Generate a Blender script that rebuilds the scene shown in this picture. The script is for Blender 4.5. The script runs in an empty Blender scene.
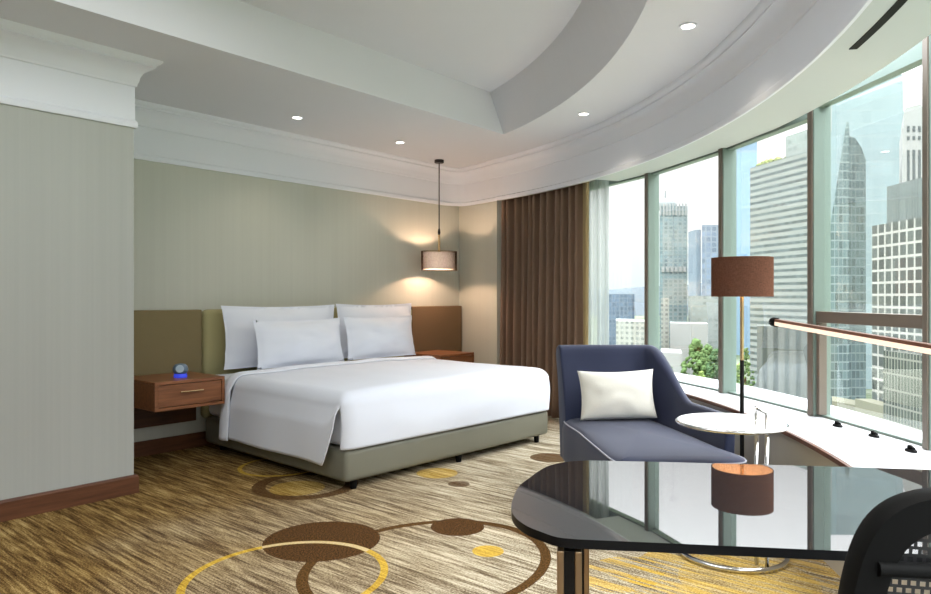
import bpy, bmesh, math, random
from mathutils import Vector, Matrix, noise
random.seed(7)
S = bpy.context.scene
COL = S.collection
PI = math.pi
R = math.radians
CX, CY = 0.09, 5.82                      # centre of the window arc

# ------------------------------------------------------------------ materials
class NT:
    def __init__(s, name):
        s.m = bpy.data.materials.new(name); s.m.use_nodes = True
        s.t = s.m.node_tree; s.t.nodes.clear()
        s.out = s.t.nodes.new('ShaderNodeOutputMaterial')
    def n(s, typ, **kw):
        x = s.t.nodes.new(typ)
        for k, v in kw.items(): setattr(x, k, v)
        return x
    def l(s, a, b): s.t.links.new(a, b)
    def val(s, sock, v):
        if isinstance(v, bpy.types.NodeSocket): s.l(v, sock)
        else: sock.default_value = v
    def math(s, op, a, b=None, c=None, clamp=False):
        x = s.n('ShaderNodeMath', operation=op, use_clamp=clamp)
        s.val(x.inputs[0], a)
        if b is not None: s.val(x.inputs[1], b)
        if c is not None: s.val(x.inputs[2], c)
        return x.outputs[0]
    def mix(s, f, a, b, mode='MIX'):
        x = s.n('ShaderNodeMix', data_type='RGBA', blend_type=mode)
        s.val(x.inputs[0], f); s.val(x.inputs[6], col(a)); s.val(x.inputs[7], col(b))
        return x.outputs[2]
    def coords(s, kind='Object'):
        return s.n('ShaderNodeTexCoord').outputs[kind]
    def mapping(s, vec, scale=(1, 1, 1), loc=(0, 0, 0)):
        x = s.n('ShaderNodeMapping'); s.l(vec, x.inputs[0])
        x.inputs['Scale'].default_value = scale; x.inputs['Location'].default_value = loc
        return x.outputs[0]
    def noise(s, vec, scale, detail=3, rough=0.55):
        x = s.n('ShaderNodeTexNoise'); s.l(vec, x.inputs['Vector'])
        x.inputs['Scale'].default_value = scale; x.inputs['Detail'].default_value = detail
        x.inputs['Roughness'].default_value = rough
        return x.outputs['Fac']
    def ramp(s, f, stops):
        x = s.n('ShaderNodeValToRGB'); s.val(x.inputs[0], f)
        e = x.color_ramp.elements
        while len(e) < len(stops): e.new(0.5)
        for i, (p, c) in enumerate(stops):
            e[i].position = p; e[i].color = col(c)
        return x.outputs[0]
    def bsdf(s, color, rough=0.5, metal=0.0, spec=0.5, **kw):
        b = s.n('ShaderNodeBsdfPrincipled')
        s.val(b.inputs['Base Color'], col(color)); s.val(b.inputs['Roughness'], rough)
        s.val(b.inputs['Metallic'], metal); s.val(b.inputs['Specular IOR Level'], spec)
        for k, v in kw.items(): s.val(b.inputs[k.replace('_', ' ')], v)
        s.l(b.outputs[0], s.out.inputs[0]); s.b = b
        return b
    def bump(s, h, strength=0.2, dist=0.01):
        x = s.n('ShaderNodeBump'); x.inputs['Strength'].default_value = strength
        x.inputs['Distance'].default_value = dist
        s.l(h, x.inputs['Height']); s.l(x.outputs[0], s.b.inputs['Normal'])

def col(c):
    if isinstance(c, bpy.types.NodeSocket): return c
    if len(c) == 4: return c
    return (c[0], c[1], c[2], 1.0)
def srgb(r, g, b):
    f = lambda v: ((v / 255 + 0.055) / 1.055) ** 2.4 if v > 10 else v / 255 / 12.92
    return (f(r), f(g), f(b))

def plain(name, c, rough=0.5, metal=0.0, spec=0.5, var=0.0, scale=6, bump=0.0, bscale=200, **kw):
    t = NT(name)
    if var:
        n = t.noise(t.coords(), scale)
        c2 = t.mix(n, tuple(x * (1 - var) for x in c), tuple(min(1, x * (1 + var)) for x in c))
    else: c2 = c
    t.bsdf(c2, rough, metal, spec, **kw)
    if bump:
        t.bump(t.noise(t.coords(), bscale, 2), bump, 0.002)
    return t.m

def wallpaper(name, c):
    t = NT(name); o = t.coords()
    a = t.noise(t.mapping(o, (38, 38, 0.25)), 1, 4, 0.7)
    b = t.noise(t.mapping(o, (5, 5, 0.15)), 1, 2)
    f = t.math('ADD', t.math('MULTIPLY', a, 0.6), t.math('MULTIPLY', b, 0.4))
    cc = t.ramp(f, [(0.25, tuple(x * 0.94 for x in c)), (0.75, tuple(min(1, x * 1.05) for x in c))])
    t.bsdf(cc, 0.75, 0, 0.25); t.bump(a, 0.08, 0.002)
    return t.m

def wood(name, dark, light, sc=(2.5, 30, 30), rough=0.4):
    t = NT(name); o = t.coords()
    n = t.noise(t.mapping(o, sc), 1, 5, 0.6)
    t.bsdf(t.ramp(n, [(0.3, dark), (0.7, light)]), rough, 0, 0.4)
    t.bump(n, 0.05, 0.002)
    return t.m

def fabric(name, c, rough=0.9, sheen=0.3, weave=420, var=0.12, bump=0.25):
    t = NT(name); o = t.coords()
    n = t.noise(o, weave, 2); n2 = t.noise(o, 5, 3)
    f = t.math('ADD', t.math('MULTIPLY', n, 0.6), t.math('MULTIPLY', n2, 0.4))
    t.bsdf(t.ramp(f, [(0.25, tuple(x * (1 - var) for x in c)), (0.75, tuple(min(1, x * (1 + var)) for x in c))]), rough, 0, 0.2,
           Sheen_Weight=sheen)
    t.bump(n, bump, 0.001)
    return t.m

def carpet():
    t = NT('carpet'); o = t.coords()
    sx = t.n('ShaderNodeSeparateXYZ'); t.l(o, sx.inputs[0]); X, Y = sx.outputs[0], sx.outputs[1]
    st = t.noise(t.mapping(o, (58, 3.0, 1)), 1, 5, 0.75)
    st2 = t.noise(t.mapping(o, (20, 1.1, 1), (3, 7, 0)), 1, 3, 0.65)
    sp = t.noise(o, 130, 3, 0.8)
    big = t.noise(o, 0.9, 2)
    f = t.math('ADD', t.math('MULTIPLY', st, 0.46), t.math('MULTIPLY', st2, 0.20))
    f = t.math('ADD', f, t.math('MULTIPLY', sp, 0.40))
    # golden brown drifts to cream by the windows: woven tone plus painted-in light
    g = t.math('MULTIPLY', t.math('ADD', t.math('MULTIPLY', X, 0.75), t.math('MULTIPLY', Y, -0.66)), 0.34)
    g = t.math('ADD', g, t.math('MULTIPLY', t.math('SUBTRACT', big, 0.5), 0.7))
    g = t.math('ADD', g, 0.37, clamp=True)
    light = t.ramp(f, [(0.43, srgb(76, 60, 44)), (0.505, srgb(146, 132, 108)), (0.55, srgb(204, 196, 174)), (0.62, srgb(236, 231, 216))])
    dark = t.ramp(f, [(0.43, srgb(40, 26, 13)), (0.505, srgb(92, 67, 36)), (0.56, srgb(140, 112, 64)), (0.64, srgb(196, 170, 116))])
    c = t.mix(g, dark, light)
    def dist(cx, cy, a, b):
        dx = t.math('DIVIDE', t.math('SUBTRACT', X, cx), a); dy = t.math('DIVIDE', t.math('SUBTRACT', Y, cy), b)
        return t.math('SQRT', t.math('ADD', t.math('MULTIPLY', dx, dx), t.math('MULTIPLY', dy, dy)))
    edge = t.math('MULTIPLY', t.math('SUBTRACT', sp, 0.5), 0.05)
    def disc(cx, cy, a, b=None):
        d = t.math('ADD', dist(cx, cy, a, b or a), edge)
        return t.math('LESS_THAN', d, 1.0)
    def ring(cx, cy, a, b, w):
        d = t.math('ADD', dist(cx, cy, a, b), t.math('MULTIPLY', edge, 0.25))
        return t.math('LESS_THAN', t.math('ABSOLUTE', t.math('SUBTRACT', d, 1.0)), w / (a + b))
    spk = t.math('ADD', 0.86, t.math('MULTIPLY', sp, 0.0))
    brown = t.ramp(sp, [(0.42, srgb(26, 13, 4)), (0.58, srgb(104, 72, 38))])
    tan = t.ramp(sp, [(0.42, srgb(46, 28, 10)), (0.58, srgb(106, 76, 38))])
    yel = t.ramp(t.math('ADD', t.math('MULTIPLY', sp, 0.5), t.math('MULTIPLY', st, 0.5)), [(0.42, srgb(150, 112, 34)), (0.58, srgb(226, 188, 66))])
    pale = t.ramp(sp, [(0.35, srgb(170, 145, 100)), (0.65, srgb(226, 208, 166))])
    def lay(mask, paint, k=0.9):
        nonlocal c
        c = t.mix(t.math('MULTIPLY', mask, k), c, paint)
    brk = t.math('GREATER_THAN', t.math('ADD', t.math('MULTIPLY', st2, 0.6), t.math('MULTIPLY', st, 0.4)), 0.495)
    lay(t.math('MULTIPLY', disc(3.0, 0.95, 0.55, 0.5), brk), yel, 0.72)
    lay(disc(3.02, 0.98, 0.30, 0.28), yel, 0.35)
    lay(t.math('MULTIPLY', disc(2.75, 1.42, 0.22, 0.16), brk), yel, 0.75)
    lay(t.math('MULTIPLY', disc(2.5, 0.95, 0.2, 0.2), brk), yel, 0.7)
    lay(ring(2.31, 2.16, 0.60, 0.49, 0.050), tan, 1.0)
    lay(disc(2.169, 2.752, 0.285), brown, 1.0)
    lay(disc(2.75, 2.37, 0.14), brown, 1.0)
    lay(ring(1.79, 2.51, 0.43, 0.40, 0.034), yel)
    lay(t.math('MULTIPLY', ring(1.79, 2.51, 0.43, 0.40, 0.03), disc(2.169, 2.752, 0.285)), pale)
    lay(disc(2.58, 2.033, 0.075), yel)
    lay(disc(3.384, 2.905, 0.07), brown, 0.8)
    lay(ring(2.74, 3.64, 0.29, 0.29, 0.085), brown)
    lay(disc(2.66, 3.62, 0.17), yel, 0.35)
    lay(ring(2.95, 4.18, 0.30, 0.28, 0.03), yel, 0.7)
    lay(disc(4.38, 2.86, 0.15), tan)
    lay(ring(4.2, 2.2, 0.55, 0.5, 0.04), tan)
    lay(disc(3.5, 3.2, 0.14), yel, 0.6)
    lay(ring(0.9, 1.2, 0.6, 0.6, 0.04), brown)
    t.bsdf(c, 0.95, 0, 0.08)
    t.bump(t.math('ADD', sp, st), 0.5, 0.006)
    return t.m

def facade(name, wallc, winc, du, dv, fu, fv, rough=0.25, ou=0.0, ov=0.0, var=0.3):
    """windows du x dv apart, fu / fv = share taken by the wall between them"""
    wallc = tuple(x * 0.37 for x in wallc); winc = tuple(x * 0.42 for x in winc)  # haze put into the colour: windows lifted towards the wall tone
    t = NT(name); o = t.coords()
    s = t.n('ShaderNodeSeparateXYZ'); t.l(o, s.inputs[0])
    u = t.math('ADD', t.math('ADD', s.outputs[0], s.outputs[1]), 500 + ou)
    v = t.math('ADD', s.outputs[2], 500 + ov)
    mu = t.math('LESS_THAN', t.math('FRACT', t.math('DIVIDE', u, du)), fu)
    mv = t.math('LESS_THAN', t.math('FRACT', t.math('DIVIDE', v, dv)), fv)
    m = t.math('MAXIMUM', mu, mv)
    cell = t.n('ShaderNodeTexWhiteNoise', noise_dimensions='2D')
    cv = t.n('ShaderNodeCombineXYZ')
    t.l(t.math('FLOOR', t.math('DIVIDE', u, du)), cv.inputs[0]); t.l(t.math('FLOOR', t.math('DIVIDE', v, dv)), cv.inputs[1])
    t.l(cv.outputs[0], cell.inputs['Vector'])
    wc = t.mix(cell.outputs['Value'], tuple(x * (1 - var) for x in winc), tuple(min(1, x * (1 + var)) for x in winc))
    n = t.noise(o, 0.12, 3)
    wl = t.mix(n, tuple(x * 0.85 for x in wallc), tuple(min(1, x * 1.15) for x in wallc))
    c = t.mix(m, wc, wl)
    t.bsdf(c, t.math('ADD', rough, t.math('MULTIPLY', m, 0.5)), 0, 0.35)
    return t.m

M = {}
M['ceiling'] = plain('ceiling_paint', srgb(214, 216, 221), 0.8, 0, 0.2, 0.02, 1.5)
M['crown'] = plain('trim_paint', srgb(224, 228, 236), 0.6, 0, 0.3, 0.02, 2)
M['wall'] = wallpaper('wallpaper_sage', srgb(192, 194, 183))
M['wall2'] = wallpaper('wallpaper_dimmed', srgb(176, 179, 174))  # same paper as the head wall, weaker light put into the colour
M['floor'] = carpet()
M['base'] = wood('baseboard_wood', srgb(80, 48, 31), srgb(112, 72, 48), (3, 40, 40))
M['wood'] = wood('walnut_veneer', srgb(110, 68, 42), srgb(156, 102, 66), (3, 45, 45), 0.35)
M['wooddark'] = wood('dark_wood', srgb(60, 38, 26), srgb(92, 60, 40), (3, 40, 40))
M['sillpaint'] = plain('sill_white', srgb(186, 188, 192), 0.35, 0, 0.5, 0.02, 3)
M['sillwall'] = plain('sill_wall_taupe', srgb(196, 190, 178), 0.8, 0, 0.2, 0.05, 3)
M['alu'] = plain('window_frame_greygreen', srgb(112, 128, 120), 0.4, 0.15, 0.5, 0.03, 4)
M['alubrown'] = plain('window_frame_brown', srgb(108, 98, 88), 0.45, 0.1, 0.5, 0.04, 4)
M['black'] = plain('black_plastic', (0.004, 0.004, 0.004), 0.6, 0, 0.10, 0.1, 8)
M['blackmetal'] = plain('black_metal', (0.012, 0.011, 0.011), 0.35, 0.6, 0.5, 0.1, 8)
M['chrome'] = plain('polished_steel', (0.72, 0.72, 0.72), 0.12, 1.0, 0.5, 0.04, 6)
M['bronze'] = plain('brushed_bronze', srgb(188, 160, 128), 0.28, 0.9, 0.5, 0.08, 20)
M['brass'] = plain('brass', srgb(214, 184, 138), 0.25, 0.9, 0.5, 0.05, 20)
M['board_l'] = fabric('headboard_olive', srgb(128, 115, 82), 0.7, 0.05, 300, 0.06, 0.1)
M['board_c'] = fabric('headboard_sage', srgb(162, 156, 114), 0.6, 0.05, 300, 0.06, 0.08)
M['board_r'] = fabric('headboard_warm_lit', srgb(112, 90, 64), 0.7, 0.05, 300, 0.06, 0.1)  # same olive-brown cover as the left panel, warm lamplight put into the colour
M['bedbase'] = fabric('bed_base_leather', srgb(116, 115, 102), 0.34, 0.0, 160, 0.06, 0.08)
M['linen'] = fabric('white_linen', srgb(222, 227, 238), 0.85, 0.15, 500, 0.02, 0.05)
M['linen2'] = fabric('white_cotton', srgb(226, 231, 241), 0.85, 0.15, 500, 0.02, 0.05)
M['navy'] = fabric('navy_velvet', srgb(42, 48, 72), 0.7, 0.15, 260, 0.12, 0.12)
M['piping'] = fabric('grey_piping', srgb(150, 152, 166), 0.7, 0.3, 260, 0.1, 0.1)
M['cream'] = fabric('cream_satin', srgb(218, 217, 208), 0.45, 0.5, 180, 0.06, 0.12)
M['curtain'] = fabric('brown_curtain', srgb(126, 102, 84), 0.8, 0.2, 220, 0.12, 0.15)
M['curtain_edge'] = fabric('curtain_lining', srgb(158, 138, 98), 0.8, 0.2, 220, 0.1, 0.1)
M['marble'] = plain('white_marble', srgb(236, 238, 240), 0.2, 0, 0.5, 0.03, 4)

def sheer():
    t = NT('sheer_voile'); o = t.coords()
    d = t.n('ShaderNodeBsdfDiffuse'); d.inputs[0].default_value = col(srgb(186, 192, 190))
    tl = t.n('ShaderNodeBsdfTranslucent'); tl.inputs[0].default_value = col(srgb(176, 184, 182))
    tr = t.n('ShaderNodeBsdfTransparent')
    a = t.n('ShaderNodeMixShader'); a.inputs[0].default_value = 0.5
    t.l(d.outputs[0], a.inputs[1]); t.l(tl.outputs[0], a.inputs[2])
    b = t.n('ShaderNodeMixShader')
    n = t.noise(t.mapping(o, (60, 60, 4)), 1, 2)
    t.l(t.math('MULTIPLY', n, 0.5), b.inputs[0])
    t.l(a.outputs[0], b.inputs[1]); t.l(tr.outputs[0], b.inputs[2]); t.l(b.outputs[0], t.out.inputs[0])
    return t.m
M['sheer'] = sheer()

def glass():
    t = NT('window_glass')
    tr = t.n('ShaderNodeBsdfTransparent'); tr.inputs[0].default_value = (0.975, 0.985, 0.98, 1)
    g = t.n('ShaderNodeBsdfGlossy'); g.inputs[0].default_value = (0.9, 0.95, 0.95, 1); g.inputs['Roughness'].default_value = 0.01
    f = t.n('ShaderNodeFresnel'); f.inputs[0].default_value = 1.35
    m = t.n('ShaderNodeMixShader')
    t.l(t.math('MULTIPLY', f.outputs[0], 0.22), m.inputs[0])
    t.l(tr.outputs[0], m.inputs[1]); t.l(g.outputs[0], m.inputs[2]); t.l(m.outputs[0], t.out.inputs[0])
    return t.m
M['glass'] = glass()

def desk_glass():
    t = NT('black_desk_glass'); o = t.coords()
    n = t.noise(o, 3, 2)
    t.bsdf(t.mix(n, (0.012, 0.012, 0.014), (0.02, 0.02, 0.022)), 0.015, 0, 0.5)
    t.b.inputs['IOR'].default_value = 3.5
    return t.m
M['deskglass'] = desk_glass()

def emis(name, c, s, rough=0.5):
    t = NT(name); t.bsdf(c, rough, Emission_Color=col(c), Emission_Strength=s)
    return t.m
M['bulb'] = emis('downlight_lens', (1, 0.93, 0.82), 9)
M['ledstrip'] = emis('warm_led_strip', (1.0, 0.80, 0.64), 0.42)
M['bulbwarm'] = emis('warm_bulb', (1.0, 0.8, 0.58), 3)
M['blueglow'] = emis('blue_glow', srgb(50, 66, 200), 0.45)

def shade(name, c, trans, weave=300):
    t = NT(name); o = t.coords()
    a = t.noise(t.mapping(o, (weave, weave, 60)), 1, 2, 0.7); b = t.noise(t.mapping(o, (60, 60, weave)), 1, 2, 0.7)
    f = t.math('MULTIPLY', t.math('ADD', a, b), 0.5)
    cc = t.ramp(f, [(0.35, tuple(x * 0.72 for x in c)), (0.65, tuple(min(1, x * 1.25) for x in c))])
    d = t.n('ShaderNodeBsdfDiffuse'); t.l(cc, d.inputs[0])
    tl = t.n('ShaderNodeBsdfTranslucent'); t.l(cc, tl.inputs[0])
    m = t.n('ShaderNodeMixShader'); m.inputs[0].default_value = trans
    t.l(d.outputs[0], m.inputs[1]); t.l(tl.outputs[0], m.inputs[2]); t.l(m.outputs[0], t.out.inputs[0])
    return t.m
M['shade_floor'] = shade('brown_linen_shade', srgb(120, 84, 68), 0.4)
M['shade_lining'] = shade('pale_lining', srgb(226, 190, 150), 0.45)
M['shade_pend'] = shade('cream_linen_shade', srgb(214, 222, 234), 0.42)
M['shade_outer'] = shade('brown_voile', srgb(110, 76, 54), 0.5)

def meshmat():
    t = NT('black_chair_mesh'); o = t.coords()
    s = t.n('ShaderNodeSeparateXYZ'); t.l(o, s.inputs[0])
    k = 0.011
    def cell(x, off):
        return t.math('ABSOLUTE', t.math('SUBTRACT', t.math('FRACT', t.math('DIVIDE', t.math('ADD', x, 50 + off), k)), 0.5))
    row = t.math('FRACT', t.math('DIVIDE', t.math('FLOOR', t.math('DIVIDE', t.math('ADD', s.outputs[2], 50), k)), 2.0))
    yy = t.math('ADD', s.outputs[1], t.math('MULTIPLY', row, k))
    hole = t.math('MULTIPLY', t.math('LESS_THAN', cell(yy, 0), 0.30), t.math('LESS_THAN', cell(s.outputs[2], 0), 0.30))
    b = t.n('ShaderNodeBsdfPrincipled'); b.inputs['Base Color'].default_value = (0.010, 0.010, 0.011, 1); b.inputs['Roughness'].default_value = 0.6
    tr = t.n('ShaderNodeBsdfTransparent'); m = t.n('ShaderNodeMixShader')
    t.l(hole, m.inputs[0]); t.l(b.outputs[0], m.inputs[1]); t.l(tr.outputs[0], m.inputs[2]); t.l(m.outputs[0], t.out.inputs[0])
    return t.m
M['chairmesh'] = meshmat()

# ------------------------------------------------------------------ mesh helpers
def obj(name, bm, mat, parent=None, loc=(0, 0, 0), rot=(0, 0, 0), smooth=None, recalc=True):
    if recalc: bmesh.ops.recalc_face_normals(bm, faces=bm.faces[:])
    me = bpy.data.meshes.new(name); bm.to_mesh(me); bm.free()
    me.materials.append(mat)
    if smooth is not None:
        me.polygons.foreach_set('use_smooth', [True] * len(me.polygons))
        if smooth < 180: me.set_sharp_from_angle(angle=R(smooth))
    o = bpy.data.objects.new(name, me); COL.objects.link(o)
    o.location = loc; o.rotation_euler = rot
    if parent: o.parent = parent
    return o

def tag(o, label, cat, group=None):
    o['label'] = label; o['category'] = cat
    if group: o['group'] = group
    return o
def struct(o): o['kind'] = 'structure'; return o
def thing(name, label, cat, loc=(0, 0, 0), rz=0, group=None):
    o = bpy.data.objects.new(name, None); COL.objects.link(o)
    o.empty_display_size = 0.1
    o.location = loc; o.rotation_euler = (0, 0, rz)
    return tag(o, label, cat, group)
def copy_tree(o, parent=None):
    c = o.copy(); COL.objects.link(c); c.parent = parent
    for ch in list(o.children): copy_tree(ch, c)
    return c

def box(bm, x0, x1, y0, y1, z0, z1, bev=0.0, seg=2):
    vs = [bm.verts.new((x, y, z)) for z in (z0, z1) for y in (y0, y1) for x in (x0, x1)]
    fs = [bm.faces.new([vs[i] for i in q]) for q in ((0, 2, 3, 1), (4, 5, 7, 6), (0, 1, 5, 4), (2, 6, 7, 3), (0, 4, 6, 2), (1, 3, 7, 5))]
    if bev:
        es = {e for f in fs for e in f.edges}
        bmesh.ops.bevel(bm, geom=list(es), offset=bev, segments=seg, profile=0.5, affect='EDGES')
    return bm
def bx(x0, x1, y0, y1, z0, z1, bev=0.0, seg=2): return box(bmesh.new(), x0, x1, y0, y1, z0, z1, bev, seg)

def prism(pts, z0, z1, bev=0.0, seg=2):
    bm = bmesh.new()
    a = [bm.verts.new((x, y, z0)) for x, y in pts]; b = [bm.verts.new((x, y, z1)) for x, y in pts]
    n = len(pts)
    f0 = bm.faces.new(a[::-1]); f1 = bm.faces.new(b)
    for i in range(n): bm.faces.new((a[i], a[(i + 1) % n], b[(i + 1) % n], b[i]))
    if bev:
        bmesh.ops.bevel(bm, geom=list(set(f0.edges) | set(f1.edges)), offset=bev, segments=seg, profile=0.5, affect='EDGES')
    return bm

def lathe(bm, prof, seg=32, cx=0, cy=0, sx=1, sy=1, close=False):
    rings = []
    for r, z in prof:
        rings.append([bm.verts.new((cx + sx * r * math.cos(2 * PI * k / seg), cy + sy * r * math.sin(2 * PI * k / seg), z)) for k in range(seg)] if r > 1e-6
                     else [bm.verts.new((cx, cy, z))])
    rr = list(zip(rings, rings[1:]))
    if close: rr.append((rings[-1], rings[0]))
    for a, b in rr:
        for k in range(seg):
            k2 = (k + 1) % seg
            if len(a) == 1 and len(b) == 1: continue
            if len(a) == 1: bm.faces.new((a[0], b[k], b[k2]))
            elif len(b) == 1: bm.faces.new((a[k], a[k2], b[0]))
            else: bm.faces.new((a[k], a[k2], b[k2], b[k]))
    return bm

def tube(bm, path, r, seg=10, closed=False, caps=True):
    P = [Vector(p) for p in path]; n = len(P); rings = []
    up = Vector((0, 0, 1)); prev = None
    for i in range(n):
        a = P[(i - 1) % n] if (closed or i > 0) else P[i]
        b = P[(i + 1) % n] if (closed or i < n - 1) else P[i]
        t = (b - a).normalized()
        if prev is None:
            s = t.cross(up)
            if s.length < 1e-3: s = t.cross(Vector((1, 0, 0)))
            s.normalize()
        else:
            s = (prev - t * prev.dot(t)).normalized()
        prev = s; w = t.cross(s)
        rr = r[i] if isinstance(r, (list, tuple)) else r
        rings.append([bm.verts.new(P[i] + (s * math.cos(2 * PI * k / seg) + w * math.sin(2 * PI * k / seg)) * rr) for k in range(seg)])
    for i in range(n if closed else n - 1):
        a, b = rings[i], rings[(i + 1) % n]
        for k in range(seg): bm.faces.new((a[k], a[(k + 1) % seg], b[(k + 1) % seg], b[k]))
    if caps and not closed:
        bm.faces.new(rings[0][::-1]); bm.faces.new(rings[-1])
    return bm

def arc(r, a0, a1, n):
    return [(CX + r * math.cos(R(a0 + (a1 - a0) * i / n)), CY + r * math.sin(R(a0 + (a1 - a0) * i / n))) for i in range(n + 1)]

def sweep(path, prof, side=1, closed_prof=False):
    """path: plan polyline; prof: (offset to `side` of the path, z); mitred"""
    bm = bmesh.new(); P = [Vector((x, y)) for x, y in path]; n = len(P); rows = []
    for i in range(n):
        d0 = (P[i] - P[i - 1]).normalized() if i > 0 else None
        d1 = (P[i + 1] - P[i]).normalized() if i < n - 1 else None
        if d0 is None: d0 = d1
        if d1 is None: d1 = d0
        n0 = Vector((-d0.y, d0.x)) * side; n1 = Vector((-d1.y, d1.x)) * side
        m = (n0 + n1); m.normalize(); k = 1.0 / max(0.3, m.dot(n0))
        rows.append([bm.verts.new((P[i].x + m.x * k * o, P[i].y + m.y * k * o, z)) for o, z in prof])
    L = len(prof)
    for a, b in zip(rows, rows[1:]):
        for j in range(L if closed_prof else L - 1):
            bm.faces.new((a[j], b[j], b[(j + 1) % L], a[(j + 1) % L]))
    if closed_prof:
        bm.faces.new(rows[0]); bm.faces.new(rows[-1][::-1])
    return bm

def grid(fn, nu, nv, closed_u=False):
    bm = bmesh.new()
    vs = [[bm.verts.new(fn(i / nu, j / nv)) for i in range(nu + (0 if closed_u else 1))] for j in range(nv + 1)]
    for j in range(nv):
        for i in range(nu):
            i2 = (i + 1) % len(vs[0])
            bm.faces.new((vs[j][i], vs[j][i2], vs[j + 1][i2], vs[j + 1][i]))
    return bm
def join(dst, src):
    me = bpy.data.meshes.new('tmp'); src.to_mesh(me); src.free(); dst.from_mesh(me); bpy.data.meshes.remove(me); return dst

def solid(bm, th):
    bmesh.ops.recalc_face_normals(bm, faces=bm.faces[:])
    bmesh.ops.solidify(bm, geom=bm.faces[:], thickness=th)
    return bm

# ------------------------------------------------------------------ room shell
XL, YB, YH, XB, XC = -2.5, 4.30, 5.25, 1.95, 6.12       # left wall, bump-out face, head wall, bump-out end, corner
ZT, ZC, ZR = 2.236, 2.65, 2.97                           # trim, ceiling, tray top
A0, A1 = -12.0, -114.5

def quadwall(name, pts, z0, z1, mat):
    bm = bmesh.new()
    for (x0, y0), (x1, y1) in zip(pts, pts[1:]):
        v = [bm.verts.new(p) for p in ((x0, y0, z0), (x1, y1, z0), (x1, y1, z1), (x0, y0, z1))]
        bm.faces.new(v)
    bmesh.ops.remove_doubles(bm, verts=bm.verts[:], dist=1e-5)
    return struct(obj(name, bm, mat, recalc=False))

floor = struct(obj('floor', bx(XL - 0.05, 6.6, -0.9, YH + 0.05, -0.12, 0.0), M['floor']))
jx, jy = 5.955, 4.57
quadwall('wall_left', [(XL, 0.0), (XL, YB)], 0, ZC, M['wall2'])
struct(obj('wall_bump', bx(XL, XB, YB, YH + 0.1, 0, ZC), M['wall2']))
struct(obj('wall_head', bx(XB, XC + 0.2, YH, YH + 0.1, 0, ZC), M['wall']))
struct(obj('wall_right', prism([(XC, YH), (jx, jy), (jx + 0.40, jy - 0.10), (XC + 0.55, YH)], 0, ZC), M['wall']))
# low wall under the sill
bm = sweep(arc(6.06, -27.6, A1, 40), [(0, 0), (0, 0.50), (-0.62, 0.50), (-0.62, 0)], -1, True)
struct(obj('wall_window', bm, M['sillwall']))
bm = sweep(arc(6.24, A0, -27.6, 10), [(0, 0), (0, 0.50), (-0.10, 0.50), (-0.10, 0)], -1, True)
struct(obj('wall_curtain', bm, M['sillwall']))
# sides: path runs with decreasing angle (clockwise), so the centre lies on its right
bm = sweep(arc(6.42, -95.6, A1, 12), [(0, 0), (0, ZC), (-0.10, ZC), (-0.10, 0)], -1, True)
struct(obj('wall_light_block', bm, M['wall2']))  # unseen wall replacing window bays, added to cut light on the bump-out
# ceiling with the tray hole
bm = bmesh.new()
outer = [(XL, YB), (XB, YB), (XB, YH), (XC, YH), (jx, jy)] + arc(6.0, A0 - 0.5, A1, 60)
tray_r, tray_t = 5.30, 5.10
yA, yB_ = 3.73, 3.705
def trayloop(r, y, xl):
    a = math.degrees(math.asin((y - CY) / r))
    b = -math.degrees(math.acos((xl - CX) / r))
    return [(xl, y)] + arc(r, a, b, 48)
inner = trayloop(tray_r, yA, -1.6)
inner_t = trayloop(tray_t, yB_, -1.5)
for loop in (outer, inner):
    vs = [bm.verts.new((x, y, ZC)) for x, y in loop]
    for a, b in zip(vs, vs[1:] + vs[:1]): bm.edges.new((a, b))
bmesh.ops.triangle_fill(bm, use_beauty=True, use_dissolve=False, edges=bm.edges[:])
va = [v for v in bm.verts][len(outer):]
bm.verts.ensure_lookup_table()
lo = [bm.verts.new((x, y, ZC)) for x, y in inner]; hi = [bm.verts.new((x, y, ZR)) for x, y in inner_t]
for i in range(len(lo)):
    k = (i + 1) % len(lo); bm.faces.new((lo[i], lo[k], hi[k], hi[i]))
bm.faces.new(hi)
struct(obj('ceiling', bm, M['ceiling'], recalc=False))
_dx, _dy = (jx - XC) / math.hypot(jx - XC, jy - YH), (jy - YH) / math.hypot(jx - XC, jy - YH)
rc = []
for k in range(11):
    q = k / 10; rc.append(((1 - q) ** 2 * (XC - 0.3) + 2 * q * (1 - q) * XC + q * q * (XC + 0.3 * _dx), (1 - q) ** 2 * YH + 2 * q * (1 - q) * YH + q * q * (YH + 0.3 * _dy)))
# cornice: flat fascia with a bead below and a crown above
prof = [(0.0, ZT), (0.014, ZT), (0.018, ZT + 0.012), (0.016, ZT + 0.036), (0.008, ZT + 0.042), (0.005, ZT + 0.046), (0.005, 2.485), (0.014, 2.490), (0.016, 2.506), (0.022, 2.516),
        (0.028, 2.545), (0.045, 2.578), (0.080, 2.602), (0.094, 2.606), (0.094, 2.618), (0.112, 2.628), (0.124, 2.640), (0.126, 2.6499)]
struct(obj('trim_1', sweep([(XL, YB), (XB, YB), (XB, YH)] + rc + [(jx, jy)] + arc(5.98, A0 - 0.3, A1, 70), prof, -1), M['crown'], smooth=35))
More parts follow.
